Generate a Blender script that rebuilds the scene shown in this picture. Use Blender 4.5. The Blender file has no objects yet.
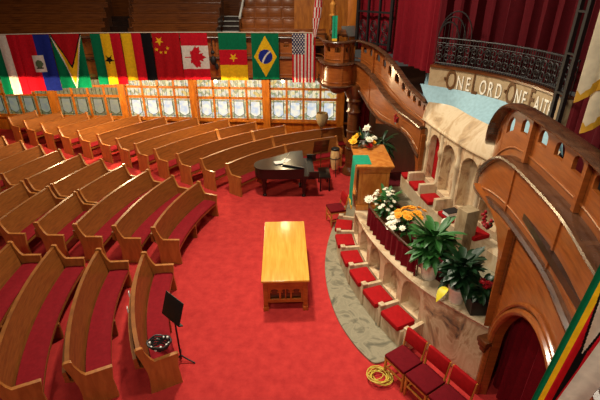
import bpy, bmesh, math, random
from mathutils import Vector, Matrix
random.seed(7)
PI = math.pi
S = bpy.context.scene
COL = S.collection
R = math.radians

# ------------------------------------------------------------------ materials
def _mat(name):
    m = bpy.data.materials.new(name); m.use_nodes = True
    nt = m.node_tree; b = nt.nodes['Principled BSDF']
    return m, nt, b
def lin(c):
    return tuple(((x/255+.055)/1.055)**2.4 if x > 10 else x/255/12.92 for x in c) + (1,)
def flat(name, c, rough=.6, metal=0, emit=0, sheen=0, trans=0, coat=0):
    m, nt, b = _mat(name)
    n = nt.nodes.new('ShaderNodeTexNoise'); n.inputs['Scale'].default_value = 14; n.inputs['Detail'].default_value = 3
    tc = nt.nodes.new('ShaderNodeTexCoord'); nt.links.new(tc.outputs['Object'], n.inputs['Vector'])
    r = nt.nodes.new('ShaderNodeValToRGB'); l = lin(c)
    r.color_ramp.elements[0].color = tuple(x*.88 for x in l[:3])+(1,); r.color_ramp.elements[1].color = tuple(min(1, x*1.1) for x in l[:3])+(1,)
    r.color_ramp.elements[0].position = .3; r.color_ramp.elements[1].position = .7
    nt.links.new(n.outputs['Fac'], r.inputs['Fac']); nt.links.new(r.outputs['Color'], b.inputs['Base Color'])
    b.inputs['Roughness'].default_value = rough; b.inputs['Metallic'].default_value = metal
    if rough >= .8: b.inputs['Specular IOR Level'].default_value = .12
    if sheen: b.inputs['Sheen Weight'].default_value = sheen
    if coat: b.inputs['Coat Weight'].default_value = coat; b.inputs['Coat Roughness'].default_value = .15
    if emit:
        b.inputs['Emission Color'].default_value = l; b.inputs['Emission Strength'].default_value = emit
    if trans:
        t = nt.nodes.new('ShaderNodeBsdfTranslucent'); mx = nt.nodes.new('ShaderNodeMixShader'); mx.inputs[0].default_value = trans
        nt.links.new(r.outputs['Color'], t.inputs['Color']); nt.links.new(b.outputs[0], mx.inputs[1]); nt.links.new(t.outputs[0], mx.inputs[2])
        nt.links.new(mx.outputs[0], nt.nodes['Material Output'].inputs['Surface'])
    return m
def wood(name, dark, light, rough=.35, scale=(3, 3, 26), coat=.3, d=.55):
    m, nt, b = _mat(name)
    tc = nt.nodes.new('ShaderNodeTexCoord'); mp = nt.nodes.new('ShaderNodeMapping'); mp.inputs['Scale'].default_value = scale
    n = nt.nodes.new('ShaderNodeTexNoise'); n.inputs['Scale'].default_value = 1.3; n.inputs['Detail'].default_value = 6; n.inputs['Distortion'].default_value = d
    r = nt.nodes.new('ShaderNodeValToRGB'); r.color_ramp.elements[0].position = .32; r.color_ramp.elements[1].position = .68
    r.color_ramp.elements[0].color = lin(dark); r.color_ramp.elements[1].color = lin(light)
    nt.links.new(tc.outputs['Object'], mp.inputs['Vector']); nt.links.new(mp.outputs[0], n.inputs['Vector'])
    nt.links.new(n.outputs['Fac'], r.inputs['Fac']); nt.links.new(r.outputs['Color'], b.inputs['Base Color'])
    b.inputs['Roughness'].default_value = rough; b.inputs['Coat Weight'].default_value = coat; b.inputs['Coat Roughness'].default_value = .2
    bp = nt.nodes.new('ShaderNodeBump'); bp.inputs['Strength'].default_value = .06
    nt.links.new(n.outputs['Fac'], bp.inputs['Height']); nt.links.new(bp.outputs[0], b.inputs['Normal'])
    return m
def carpet(name, c1, c2):
    m, nt, b = _mat(name)
    tc = nt.nodes.new('ShaderNodeTexCoord')
    n1 = nt.nodes.new('ShaderNodeTexNoise'); n1.inputs['Scale'].default_value = 5; n1.inputs['Detail'].default_value = 7; n1.inputs['Roughness'].default_value = .65
    n2 = nt.nodes.new('ShaderNodeTexNoise'); n2.inputs['Scale'].default_value = 120; n2.inputs['Detail'].default_value = 2
    for n in (n1, n2): nt.links.new(tc.outputs['Object'], n.inputs['Vector'])
    mx = nt.nodes.new('ShaderNodeMath'); mx.operation = 'MULTIPLY_ADD'; mx.inputs[1].default_value = .25
    nt.links.new(n2.outputs['Fac'], mx.inputs[0]); nt.links.new(n1.outputs['Fac'], mx.inputs[2])
    r = nt.nodes.new('ShaderNodeValToRGB'); r.color_ramp.elements[0].position = .42; r.color_ramp.elements[1].position = .85
    r.color_ramp.elements[0].color = lin(c1); r.color_ramp.elements[1].color = lin(c2)
    nt.links.new(mx.outputs[0], r.inputs['Fac']); nt.links.new(r.outputs['Color'], b.inputs['Base Color'])
    b.inputs['Roughness'].default_value = .95; b.inputs['Specular IOR Level'].default_value = .15
    bp = nt.nodes.new('ShaderNodeBump'); bp.inputs['Strength'].default_value = .25; bp.inputs['Distance'].default_value = .01
    nt.links.new(n2.outputs['Fac'], bp.inputs['Height']); nt.links.new(bp.outputs[0], b.inputs['Normal'])
    return m
def marble(name, base, mid, vein, scale=2.2, rough=.35):
    m, nt, b = _mat(name)
    tc = nt.nodes.new('ShaderNodeTexCoord')
    mp = nt.nodes.new('ShaderNodeMapping'); mp.inputs['Scale'].default_value = (1, 1, .55); mp.inputs['Rotation'].default_value = (.4, .5, 0)
    n = nt.nodes.new('ShaderNodeTexNoise'); n.inputs['Scale'].default_value = scale; n.inputs['Detail'].default_value = 9; n.inputs['Roughness'].default_value = .62; n.inputs['Distortion'].default_value = 1.6
    nt.links.new(tc.outputs['Object'], mp.inputs['Vector']); nt.links.new(mp.outputs[0], n.inputs['Vector'])
    r = nt.nodes.new('ShaderNodeValToRGB'); cr = r.color_ramp
    cr.elements[0].position = .3; cr.elements[0].color = lin(vein)
    cr.elements[1].position = .72; cr.elements[1].color = lin(base)
    e = cr.elements.new(.42); e.color = lin(mid)
    e = cr.elements.new(.5); e.color = lin(base)
    e = cr.elements.new(.6); e.color = lin(tuple((x+y)/2 for x, y in zip(base, mid)))
    nt.links.new(n.outputs['Fac'], r.inputs['Fac']); nt.links.new(r.outputs['Color'], b.inputs['Base Color'])
    b.inputs['Roughness'].default_value = rough
    return m
def glassmat(name, em=.5, tint=(1, 1, 1)):
    m, nt, b = _mat(name)
    tc = nt.nodes.new('ShaderNodeTexCoord')
    v = nt.nodes.new('ShaderNodeTexVoronoi'); v.inputs['Scale'].default_value = 9
    nt.links.new(tc.outputs['Object'], v.inputs['Vector'])
    r = nt.nodes.new('ShaderNodeValToRGB'); cr = r.color_ramp; cr.interpolation = 'CONSTANT'
    cols = [(150, 158, 130), (228, 216, 160), (200, 206, 200), (246, 234, 196), (150, 166, 128), (224, 222, 206), (226, 196, 120)]
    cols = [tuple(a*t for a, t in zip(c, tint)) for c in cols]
    cr.elements[0].color = lin(cols[0]); cr.elements[0].position = 0
    cr.elements[1].color = lin(cols[1]); cr.elements[1].position = .18
    for i, c in enumerate(cols[2:]):
        e = cr.elements.new(.32+.14*i); e.color = lin(c)
    sp = nt.nodes.new('ShaderNodeSeparateColor'); nt.links.new(v.outputs['Color'], sp.inputs[0])
    nt.links.new(sp.outputs[0], r.inputs['Fac']); b.inputs['Base Color'].default_value = (.12, .11, .08, 1)
    nt.links.new(r.outputs['Color'], b.inputs['Emission Color'])
    b.inputs['Emission Strength'].default_value = em; b.inputs['Roughness'].default_value = .25
    return m
def glasscentre(name, em=.75, tint=(1, 1, 1)):
    m, nt, b = _mat(name)
    tc = nt.nodes.new('ShaderNodeTexCoord'); n = nt.nodes.new('ShaderNodeTexNoise'); n.inputs['Scale'].default_value = 5
    nt.links.new(tc.outputs['Object'], n.inputs['Vector'])
    r = nt.nodes.new('ShaderNodeValToRGB'); r.color_ramp.elements[0].position = .35; r.color_ramp.elements[1].position = .62
    r.color_ramp.elements[0].color = lin(tuple(a*t for a, t in zip((178, 198, 222), tint))); r.color_ramp.elements[1].color = lin(tuple(a*t for a, t in zip((244, 238, 214), tint)))
    nt.links.new(n.outputs['Fac'], r.inputs['Fac']); b.inputs['Base Color'].default_value = (.14, .14, .13, 1); nt.links.new(r.outputs['Color'], b.inputs['Emission Color'])
    b.inputs['Emission Strength'].default_value = em
    return m

M = dict(
    carpet=carpet('red_carpet', (166, 42, 42), (196, 58, 54)),
    maroon=carpet('maroon_carpet', (70, 14, 20), (96, 20, 28)),
    pew=wood('pew_oak', (130, 75, 32), (160, 97, 42), coat=.3, rough=.36, d=.3),
    pewend=wood('pew_end_oak', (162, 98, 44), (190, 122, 58), scale=(9, 9, 2.2), coat=.3, rough=.4),
    gal=wood('gallery_oak', (130, 67, 26), (160, 89, 36), scale=(2.5, 2.5, 20), coat=.45, rough=.3),
    galdark=wood('gallery_walnut', (70, 36, 16), (112, 62, 28), coat=.5, rough=.28),
    rail=wood('rail_walnut', (58, 34, 22), (98, 64, 42), coat=.5, rough=.25),
    win=wood('window_oak', (150, 80, 20), (190, 112, 34), scale=(9, 9, 2), coat=.3),
    tabletop=wood('table_top_oak', (214, 150, 52), (232, 176, 76), scale=(14, 1.2, 14), rough=.25, coat=.6, d=.25),
    table=wood('table_oak', (150, 74, 26), (184, 100, 38), scale=(4, 4, 14)),
    pulpit=wood('pulpit_oak', (176, 100, 36), (206, 134, 58), scale=(7, 7, 3)),
    upper=wood('upper_bench_wood', (92, 46, 18), (130, 70, 28), scale=(1.5, 1.5, 18), coat=.6, rough=.25),
    chairwood=wood('chair_wood', (168, 100, 36), (204, 138, 60), scale=(12, 12, 4)),
    cushion=flat('pew_cushion_red', (132, 24, 32), .9),
    seatred=flat('seat_velvet_red', (158, 18, 22), .855),
    curtain=flat('curtain_crimson', (106, 12, 24), .9),
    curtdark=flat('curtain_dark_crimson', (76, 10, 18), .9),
    marble=marble('pink_marble', (214, 192, 156), (184, 148, 112), (92, 82, 74), 2.6),
    marblep=marble('pale_marble', (206, 186, 154), (186, 158, 122), (126, 106, 86), 1.6),
    step=marble('grey_green_marble', (150, 142, 118), (120, 114, 94), (88, 88, 74), 2.6),
    stone=marble('frieze_stone', (172, 150, 116), (150, 126, 92), (120, 94, 66), 2.0, .6),
    cove=flat('cove_blue', (140, 176, 188), .7),
    black=flat('black_lacquer', (12, 11, 11), .3, coat=.25),
    blackm=flat('black_metal', (20, 20, 21), .5),
    iron=flat('wrought_iron', (14, 10, 10), .6),
    white=flat('white_ceramic', (236, 226, 208), .35),
    paper=flat('white_paper', (236, 232, 224), .8),
    leaf=flat('leaf_green', (44, 98, 40), .45), leafd=flat('leaf_dark_green', (18, 50, 24), .4), leafy=flat('leaf_yellow', (216, 200, 40), .5),
    orange=flat('bloom_orange', (238, 160, 24), .7), cream=flat('bloom_cream', (240, 236, 212), .7), redb=flat('berry_red', (150, 16, 26), .45),
    yellow=flat('bloom_yellow', (244, 186, 20), .7),
    green=flat('cloth_green', (28, 138, 104), .85), gold=flat('gold_fringe', (222, 168, 40), .6), brass=flat('brass', (190, 150, 70), .3, metal=.9),
    lampw=flat('bulb_glow', (255, 236, 190), .4, emit=14),
    shade=flat('pale_shade', (198, 176, 132), .7, trans=.5),
    drum=wood('drum_wood', (222, 176, 110), (240, 204, 144), scale=(10, 10, 2)),
    plaster=flat('plaster', (120, 74, 40), .8), chairseat=flat('seat_velvet_dark', (104, 14, 24), .9), darkwall=wood('dark_wood_wall', (30, 16, 10), (50, 26, 14), scale=(8, 8, 1.5)),  # chair seats get a darker red than the chair backs
    cable=flat('yellow_cable', (206, 182, 70), .5), glass=glassmat('leaded_glass', .85), glassc=glasscentre('pale_glass', .98),
    glassd=glassmat('dim_lit_leaded_glass', .24, (.72, .8, .7)), glasscd=glasscentre('dim_lit_pale_glass', .28, (.66, .78, .74)),  # same glass less lit: weaker glow and a darker, greener tint
    letter=flat('letter_brown', (96, 62, 30), .5), letterw=flat('letter_white', (236, 230, 214), .6),
    bookb=flat('book_black', (26, 24, 26), .5), chalk=flat('painted_white', (214, 210, 200), .5),
    skin=flat('figurine_gilt', (206, 140, 60), .4, metal=.3),
    banner=flat('cream_banner', (240, 228, 196), .85), grey=flat('grey_metal', (150, 148, 142), .35, metal=.7),
    rope=flat('cord_white', (200, 190, 170), .7),
)
# flag dyes
F = {}
for k, c in dict(R=(200, 24, 40), W=(226, 220, 208), G=(10, 112, 74), B=(34, 48, 140), Y=(240, 190, 30), K=(22, 20, 24), N=(26, 34, 84), D=(176, 22, 30), E=(90, 110, 80), C=(222, 206, 60)).items():
    F[k] = flat('flag_dye_'+{'R': 'red', 'W': 'white', 'G': 'green', 'B': 'blue', 'Y': 'yellow', 'K': 'black', 'N': 'navy', 'D': 'scarlet', 'E': 'olive', 'C': 'lemon'}[k], c, .85, trans=.4)
FK = list(F)

# ------------------------------------------------------------------ object helpers
def thing(name, label, cat, loc=(0, 0, 0), rz=0, group=None):
    o = bpy.data.objects.new(name, None); COL.objects.link(o); o.empty_display_size = .1
    o.location = loc; o.rotation_euler = (0, 0, rz)
    o['label'] = label; o['category'] = cat
    if group: o['group'] = group
    return o
def tag(o, label, cat, group=None):
    o['label'] = label; o['category'] = cat
    if group: o['group'] = group
    return o
def world_of(o):
    m = Matrix.Translation(o.location) @ o.rotation_euler.to_matrix().to_4x4()
    return world_of(o.parent) @ m if o.parent else m
def mesh_obj(name, bm, mats, parent=None, local=False, origin=None, sharp=35, label=None):
    """links bm as one object; with local=False bm holds world coordinates"""
    bmesh.ops.remove_doubles(bm, verts=bm.verts, dist=1e-5)
    bmesh.ops.recalc_face_normals(bm, faces=bm.faces)
    o = bpy.data.objects.new(name, None) if False else None
    me = bpy.data.meshes.new(name)
    if parent is not None and not local:
        bm.transform(world_of(parent).inverted())
    if origin is not None:
        bm.transform(Matrix.Translation(-Vector(origin)))
    bm.to_mesh(me); bm.free()
    for p in me.polygons: p.use_smooth = True
    me.set_sharp_from_angle(angle=R(sharp))
    for m in (mats if isinstance(mats, (list, tuple)) else [mats]): me.materials.append(m)
    o = bpy.data.objects.new(name, me); COL.objects.link(o)
    if origin is not None: o.location = origin
    if parent is not None: o.parent = parent
    if label: o['label'] = label
    return o
def struct(name, bm, mats, origin=(0, 0, 0), parent=None):
    o = mesh_obj(name, bm, mats, parent, origin=None if parent else origin)
    if not parent: o['kind'] = 'structure'
    return o
def copy_tree(o, parent=None):
    c = o.copy(); COL.objects.link(c)
    if parent is not None: c.parent = parent
    for ch in list(o.children): copy_tree(ch, c)
    return c
def NB(): return bmesh.new()
def quad(bm, *ps, mi=0):
    try:
        f = bm.faces.new([bm.verts.new(p) for p in ps]); f.material_index = mi; return f
    except ValueError: return None
def hexa(bm, b, t, mi=0):
    """b,t : four bottom and four top points"""
    vb = [bm.verts.new(p) for p in b]; vt = [bm.verts.new(p) for p in t]
    n = len(vb); fs = [bm.faces.new(vb[::-1]), bm.faces.new(vt)]
    for i in range(n): fs.append(bm.faces.new((vb[i], vb[(i+1) % n], vt[(i+1) % n], vt[i])))
    for f in fs: f.material_index = mi
def box(bm, c, s, rz=0, bev=0, mi=0, rx=0, ry=0):
    hx, hy, hz = s[0]/2, s[1]/2, s[2]/2
    mt = Matrix.Translation(c) @ Matrix.Rotation(rz, 4, 'Z') @ Matrix.Rotation(ry, 4, 'Y') @ Matrix.Rotation(rx, 4, 'X')
    vs = [bm.verts.new(mt @ Vector((x*hx, y*hy, z*hz))) for x, y, z in ((-1,-1,-1),(1,-1,-1),(1,1,-1),(-1,1,-1),(-1,-1,1),(1,-1,1),(1,1,1),(-1,1,1))]
    fs = [bm.faces.new([vs[i] for i in q]) for q in ((3,2,1,0),(4,5,6,7),(0,1,5,4),(1,2,6,5),(2,3,7,6),(3,0,4,7))]
    for f in fs: f.material_index = mi
    if bev:
        es = list({e for f in fs for e in f.edges})
        bmesh.ops.bevel(bm, geom=es, offset=bev, segments=2, affect='EDGES', profile=.6)
def prism(bm, poly, d, mt=Matrix()):
    """poly: (x,z) outline, extruded along y by d, mapped through mt"""
    hexa(bm, [mt @ Vector((x, 0, z)) for x, z in poly], [mt @ Vector((x, d, z)) for x, z in poly])
def tube(bm, pts, r, n=8, closed=False, mi=0):
    pts = [Vector(p) for p in pts]; N = len(pts); rings = []
    rr = r if isinstance(r, (list, tuple)) else [r]*N
    up = Vector((0, 0, 1)); prev = None
    for i, p in enumerate(pts):
        a = pts[(i-1) % N] if (closed or i > 0) else p; b = pts[(i+1) % N] if (closed or i < N-1) else p
        t = (b-a).normalized()
        if prev is None: x = t.cross(up) if abs(t.z) < .95 else t.cross(Vector((1, 0, 0)))
        else: x = prev - t*prev.dot(t)
        x.normalize(); prev = x; y = t.cross(x)
        rings.append([bm.verts.new(p + (x*math.cos(2*PI*k/n)+y*math.sin(2*PI*k/n))*rr[i]) for k in range(n)])
    for i in range(N if closed else N-1):
        A, B = rings[i], rings[(i+1) % N]
        for k in range(n): bm.faces.new((A[k], A[(k+1) % n], B[(k+1) % n], B[k])).material_index = mi
    if not closed:
        bm.faces.new(rings[0][::-1]).material_index = mi; bm.faces.new(rings[-1]).material_index = mi
def lathe(bm, prof, c=(0, 0, 0), n=20, sx=1, sy=1, mt=None, mi=0):
    rings = []
    for r, z in prof:
        ring = []
        for k in range(n):
            p = Vector((r*sx*math.cos(2*PI*k/n), r*sy*math.sin(2*PI*k/n), z))
            if mt is not None: p = mt @ p
            ring.append(bm.verts.new(p+Vector(c)))
        rings.append(ring)
    for A, B in zip(rings, rings[1:]):
        for k in range(n): bm.faces.new((A[k], A[(k+1) % n], B[(k+1) % n], B[k])).material_index = mi
    bm.faces.new(rings[0][::-1]).material_index = mi; bm.faces.new(rings[-1]).material_index = mi
def ball(bm, c, r, n=8, s=(1, 1, 1), mi=0):
    k = n//2
    lathe(bm, [(max(r*math.sin(PI*i/k), r*.02), -r*math.cos(PI*i/k)) for i in range(k+1)], c, n, mt=Matrix.Diagonal((s[0], s[1], s[2], 1)), mi=mi)
def crom(P, n=8):
    """Catmull-Rom through points of any dimension"""
    P = [Vector(p) for p in P]; Q = [P[0]*2-P[1]]+P+[P[-1]*2-P[-2]]; out = []
    for i in range(1, len(Q)-2):
        a, b, c, d = Q[i-1:i+3]
        for k in range(n):
            t = k/n
            out.append(.5*((2*b)+(c-a)*t+(2*a-5*b+4*c-d)*t*t+(3*b-a-3*c+d)*t**3))
    out.append(Q[-2].copy()); return out
class Path:
    """arc-length parametrised curve; plan normal = right hand side of travel"""
    def __init__(s, P, n=10):
        s.p = [Vector((q[0], q[1], q[2] if len(q) > 2 else 0)) for q in crom(P, n)]
        s.l = [0]
        for a, b in zip(s.p, s.p[1:]): s.l.append(s.l[-1]+(b.xy-a.xy).length)
        s.L = s.l[-1]
    def at(s, d):
        d = min(max(d, 0), s.L)
        for i in range(len(s.l)-1):
            if s.l[i+1] >= d: break
        t = (d-s.l[i])/max(s.l[i+1]-s.l[i], 1e-9)
        return s.p[i].lerp(s.p[i+1], t)
    def nrm(s, d):
        a, b = s.at(d-.06), s.at(d+.06); t = (b-a).xy.normalized()
        return Vector((t.y, -t.x, 0))
    def near(s, x, y):
        return min((i*s.L/400 for i in range(401)), key=lambda d: (s.at(d).xy-Vector((x, y))).length)
def sweep(bm, pts, nrms, prof, mi=0):
    """prof: closed list of (out, up) swept along pts"""
    rings = [[bm.verts.new(p+n*o+Vector((0, 0, u))) for o, u in prof] for p, n in zip(pts, nrms)]
    k = len(prof)
    for A, B in zip(rings, rings[1:]):
        for i in range(k): bm.faces.new((A[i], A[(i+1) % k], B[(i+1) % k], B[i])).material_index = mi
    bm.faces.new(rings[0][::-1]).material_index = mi; bm.faces.new(rings[-1]).material_index = mi
def sweep_path(bm, path, prof, z=None, a=0, b=None, step=.15):
    b = path.L if b is None else b; n = max(2, int((b-a)/step)+1)
    ds = [a+(b-a)*i/n for i in range(n+1)]
    pts = []
    for d in ds:
        p = path.at(d)
        if z is not None: p.z = z(d) if callable(z) else z
        pts.append(p)
    sweep(bm, pts, [path.nrm(d) for d in ds], prof)
def arcade(bm, x0, x1, z0, z1, holes, Mp, depth, step=.2, n=8, pointed=0):
    """slab with round-arched openings (xa, xb, base, spring); Mp(x, depth, z) -> point"""
    cols = []; x = x0
    def span(a, b):
        k = max(1, int((b-a)/step+.999))
        for i in range(k): cols.append((a+(b-a)*i/k, a+(b-a)*(i+1)/k, None))
    for h in sorted(holes):
        if h[0] > x+1e-6: span(x, h[0])
        c, r = (h[0]+h[1])/2, (h[1]-h[0])/2
        xs = [c-r*math.cos(PI*i/n) for i in range(n+1)]
        for a, b in zip(xs, xs[1:]): cols.append((a, b, h))
        x = h[1]
    if x < x1-1e-6: span(x, x1)
    def top(h, x):
        c, r = (h[0]+h[1])/2, (h[1]-h[0])/2
        return h[3]+math.sqrt(max(0, r*r-(x-c)**2))*(h[4] if len(h) > 4 else 1)
    def piece(a, b, la, ha, lb, hb):
        f = [Mp(a, 0, la), Mp(b, 0, lb), Mp(b, 0, hb), Mp(a, 0, ha)]; k = [Mp(a, depth, la), Mp(b, depth, lb), Mp(b, depth, hb), Mp(a, depth, ha)]
        quad(bm, *f); quad(bm, *k[::-1]); quad(bm, f[0], k[0], k[1], f[1]); quad(bm, f[3], f[2], k[2], k[3])
    for a, b, h in cols:
        if h is None: piece(a, b, z0, z1, z0, z1)
        else:
            if h[2] > z0+1e-4: piece(a, b, z0, h[2], z0, h[2])
            piece(a, b, top(h, a), z1, top(h, b), z1)
    for h in holes:
        for xx in (h[0], h[1]): quad(bm, Mp(xx, 0, h[2]), Mp(xx, depth, h[2]), Mp(xx, depth, h[3]), Mp(xx, 0, h[3]))
    for xx in (x0, x1): quad(bm, Mp(xx, 0, z0), Mp(xx, depth, z0), Mp(xx, depth, z1), Mp(xx, 0, z1))
def wall_strip(bm, path, lo, hi, thick, a=0, b=None, step=.1, off=0):
    b = path.L if b is None else b; n = max(2, int((b-a)/step)); A = None
    for i in range(n+1):
        d = a+(b-a)*i/n; p = path.at(d); nn = path.nrm(d); p.z = 0
        l, h = lo(d), max(hi(d), lo(d)+.005)
        o = p+nn*off; q = p+nn*(off-thick)
        B = [bm.verts.new(v+Vector((0, 0, z))) for v, z in ((o, l), (q, l), (q, h), (o, h))]
        if A:
            for k in range(4): bm.faces.new((A[k], A[(k+1) % 4], B[(k+1) % 4], B[k]))
        else: bm.faces.new(B[::-1])
        A = B
    bm.faces.new(A)
def interp(tab):
    def f(d):
        if d <= tab[0][0]: return tab[0][1]
        for (a, x), (b, y) in zip(tab, tab[1:]):
            if d <= b:
                t = (d-a)/max(b-a, 1e-9); t = t*t*(3-2*t) if len(tab) > 2 else t
                return x+(y-x)*t
        return tab[-1][1]
    return f
def smooth(f, w=.35):
    return lambda d: sum(f(d+w*k/5) for k in range(-5, 6))/11
def lininterp(tab):
    def f(d):
        if d <= tab[0][0]: return tab[0][1]
        for (a, x), (b, y) in zip(tab, tab[1:]):
            if d <= b: return x+(y-x)*(d-a)/max(b-a, 1e-9)
        return tab[-1][1]
    return f
def drape(bm, fn, L, zt, zb, amp=.05, freq=9, nx=None, nz=5, thick=.01, ph=0):
    """hanging folds: fn(d)->(point, normal); zt/zb may be callables"""
    nx = nx or max(12, int(L*freq*7)); ft = zt if callable(zt) else (lambda d: zt); fb = zb if callable(zb) else (lambda d: zb)
    for side in (0, 1):
        rows = []
        for i in range(nx+1):
            d = L*i/nx; p, n = fn(d); r = []
            for j in range(nz+1):
                t = j/nz; w = amp*(.55+.45*t)*(math.sin(d*freq*2*PI+ph)+.35*math.sin(d*freq*4.4*PI+1+ph))
                q = p+n*(w-side*thick); q.z = ft(d)+(fb(d)-ft(d))*t; r.append(bm.verts.new(q))
            rows.append(r)
        for A, B in zip(rows, rows[1:]):
            for j in range(nz): bm.faces.new((A[j], B[j], B[j+1], A[j+1]))
def leaf(bm, base, d, up, L, W, droop=.5, n=5, mi=0, th=.004):
    """a bent leaf blade with thickness"""
    d = Vector(d).normalized(); s = d.cross(Vector((0, 0, 1))); s = s.normalized() if s.length > .01 else Vector((1, 0, 0))
    rows = []
    for i in range(n+1):
        t = i/n; p = Vector(base)+d*(L*t*(1-.15*t))+Vector((0, 0, up*L*t-droop*L*t*t)); w = W*math.sin(PI*min(1, .08+.92*t))**.8*(1 if t < 1 else 0)+.001
        rows.append((bm.verts.new(p-s*w+Vector((0, 0, w*.35))), bm.verts.new(p), bm.verts.new(p+s*w+Vector((0, 0, w*.35)))))
    for A, B in zip(rows, rows[1:]):
        for k in (0, 1): bm.faces.new((A[k], A[k+1], B[k+1], B[k])).material_index = mi

# ------------------------------------------------------------------ room shell
def rake(r): return .0272*max(0, r+.3-6.85)
b = NB(); gv = {}; nx_, ny_ = 116, 88
for i in range(nx_+1):
    for j in range(ny_+1):
        x, y = -21+i*.29, -4.5+j*.295; gv[i, j] = b.verts.new((x, y, rake(math.hypot(x-3.4, y-8.4)) if x < 3.4 else rake(abs(y-8.4))*(y > 8.4)))
for i in range(nx_):
    for j in range(ny_): b.faces.new((gv[i, j], gv[i+1, j], gv[i+1, j+1], gv[i, j+1]))
fl = struct('floor', b, M['carpet'])
WK = -.07; W0 = 16.95
def wy(x): return W0+WK*x
WANG = math.atan(WK)
def wbox(bm, x, z, sx, sz, sy=.1, off=0): box(bm, (x, wy(x)-off, z), (sx, sy, sz), WANG)
# back wall: wainscot, lintel and piers, windows between
b = NB(); wbox(b, -5.6, .46, 24, .92, .16, -.08)
wbox(b, -5.6, 3.04, 24, .14, .16, -.08)
struct('wall_back', b, M['win'])
pill = [1.6, -1.32, -4.24, -7.12, -10.1, -13.05, -16]
b = NB()
for x in [-16+i*.73 for i in range(27)]:
    wbox(b, x, .42, .05, .72, .05, .02)
wbox(b, -5.6, .93, 24, .07, .16, .06); wbox(b, -5.6, .12, 24, .2, .06, .03)
struct('trim_1', b, M['win'])
b = NB(); 
for x in pill: wbox(b, x, 1.5, .27, 3.0, .3, .06); wbox(b, x, .1, .33, .2, .36, .06); wbox(b, x, 2.95, .33, .12, .36, .06)
struct('trim_2', b, M['win'])
b = NB(); wbox(b, 3.6, 1.5, 3.8, 3.0, .14, -.02)
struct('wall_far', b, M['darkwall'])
for i, (xa, xb) in enumerate(zip(pill[1:], pill)):
    if xb < -13: continue
    w = xb-xa-.27; x0 = xa+.135; n = 4; cw = w/n
    fr = NB()
    for k in range(n+1): wbox(fr, x0+cw*k, 1.94, .085, 1.96, .1)
    for z, h in ((.98, .08), (1.84, .1), (2.235, .09), (2.92, .1)): wbox(fr, (xa+xb)/2, z, w, h, .1)
    fo = struct('window_%d' % (i+1), fr, M['win'], origin=((xa+xb)/2, wy((xa+xb)/2), 0))
    g = NB(); g2 = NB(); lead = NB()
    for k in range(n):
        cx = x0+cw*(k+.5); pw = cw-.085
        for z0, z1 in ((1.02, 1.79), (1.89, 2.19), (2.28, 2.87)):
            wbox(g, cx, (z0+z1)/2, pw, z1-z0, .02, 0)
            if z1 < 1.8:
                # pale shield shaped centre light
                pts = [(-.18, .28), (.18, .28), (.2, -.2), (.12, -.27), (0, -.33), (-.12, -.27), (-.2, -.2)]
                mt = Matrix.Translation((cx, wy(cx)-.012, (z0+z1)/2+.02)) @ Matrix.Rotation(WANG, 4, 'Z')
                prism(g2, pts, -.01, mt)
                P3 = [mt @ Vector((px, -.014, pz)) for px, pz in pts]
                tube(lead, P3, .008, 5, closed=True)
                wbox(lead, cx, z1-.05, pw, .012, .012, .018); wbox(lead, cx, z0+.06, pw, .012, .012, .018)
                for sx in (-1, 1): wbox(lead, cx+sx*.2, (z0+z1)/2, .012, z1-z0, .012, .018)
            else:
                for q in (-.17, 0, .17): wbox(lead, cx+q, (z0+z1)/2, .01, z1-z0, .012, .016)
                if z1 > 2.5: wbox(lead, cx, 2.58, pw, .01, .012, .016)
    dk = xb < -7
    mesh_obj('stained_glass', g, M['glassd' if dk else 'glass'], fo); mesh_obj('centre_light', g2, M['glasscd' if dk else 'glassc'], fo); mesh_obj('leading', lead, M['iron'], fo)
# side and rear enclosure
b = NB(); box(b, (5.2, 9, 1.6), (.2, 17, 3.2)); struct('wall_right', b, M['darkwall'])
b = NB(); box(b, (-18.2, 9, 5.5), (.2, 26, 11)); struct('wall_left', b, M['plaster'])
b = NB(); box(b, (-5.5, 22.2, 7), (26, .2, 8)); struct('wall_upper', b, M['upper'])

# ------------------------------------------------------------------ pews
C = Vector((3.4, 8.4, 0))
def polar(r, a, z=0, c=None):
    c = c or C; return Vector((c.x+r*math.cos(a), c.y+r*math.sin(a), z))
def ang(p, c=None):
    c = c or C; return math.atan2(p[1]-c.y, p[0]-c.x) % (2*PI)
C1 = Vector((3.4, 7.95, 0))
BACK = [(-.15, .30), (-.135, .45), (-.03, .93), (-.035, .97), (.03, .97), (.03, .94), (-.09, .45), (-.105, .30)]
SEAT = [(-.535, .36), (-.535, .415), (-.13, .40), (-.13, .35)]
CUSH = [(-.525, .415), (-.54, .445), (-.52, .475), (-.36, .482), (-.16, .465), (-.145, .40)]
ENDP = [(-.56, 0), (-.535, .40), (-.565, .62), (-.55, .655), (-.20, .655), (-.14, .74), (-.075, .90), (-.065, .985), (-.045, 1.005), (.03, 1.005), (.055, .985), (.045, .93), (.0, .76), (-.06, .48), (-.07, .3), (-.05, 0)]
CAPP = [(-.565, .645), (-.57, .66), (-.555, .668), (-.19, .668), (-.19, .645)]
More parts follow.
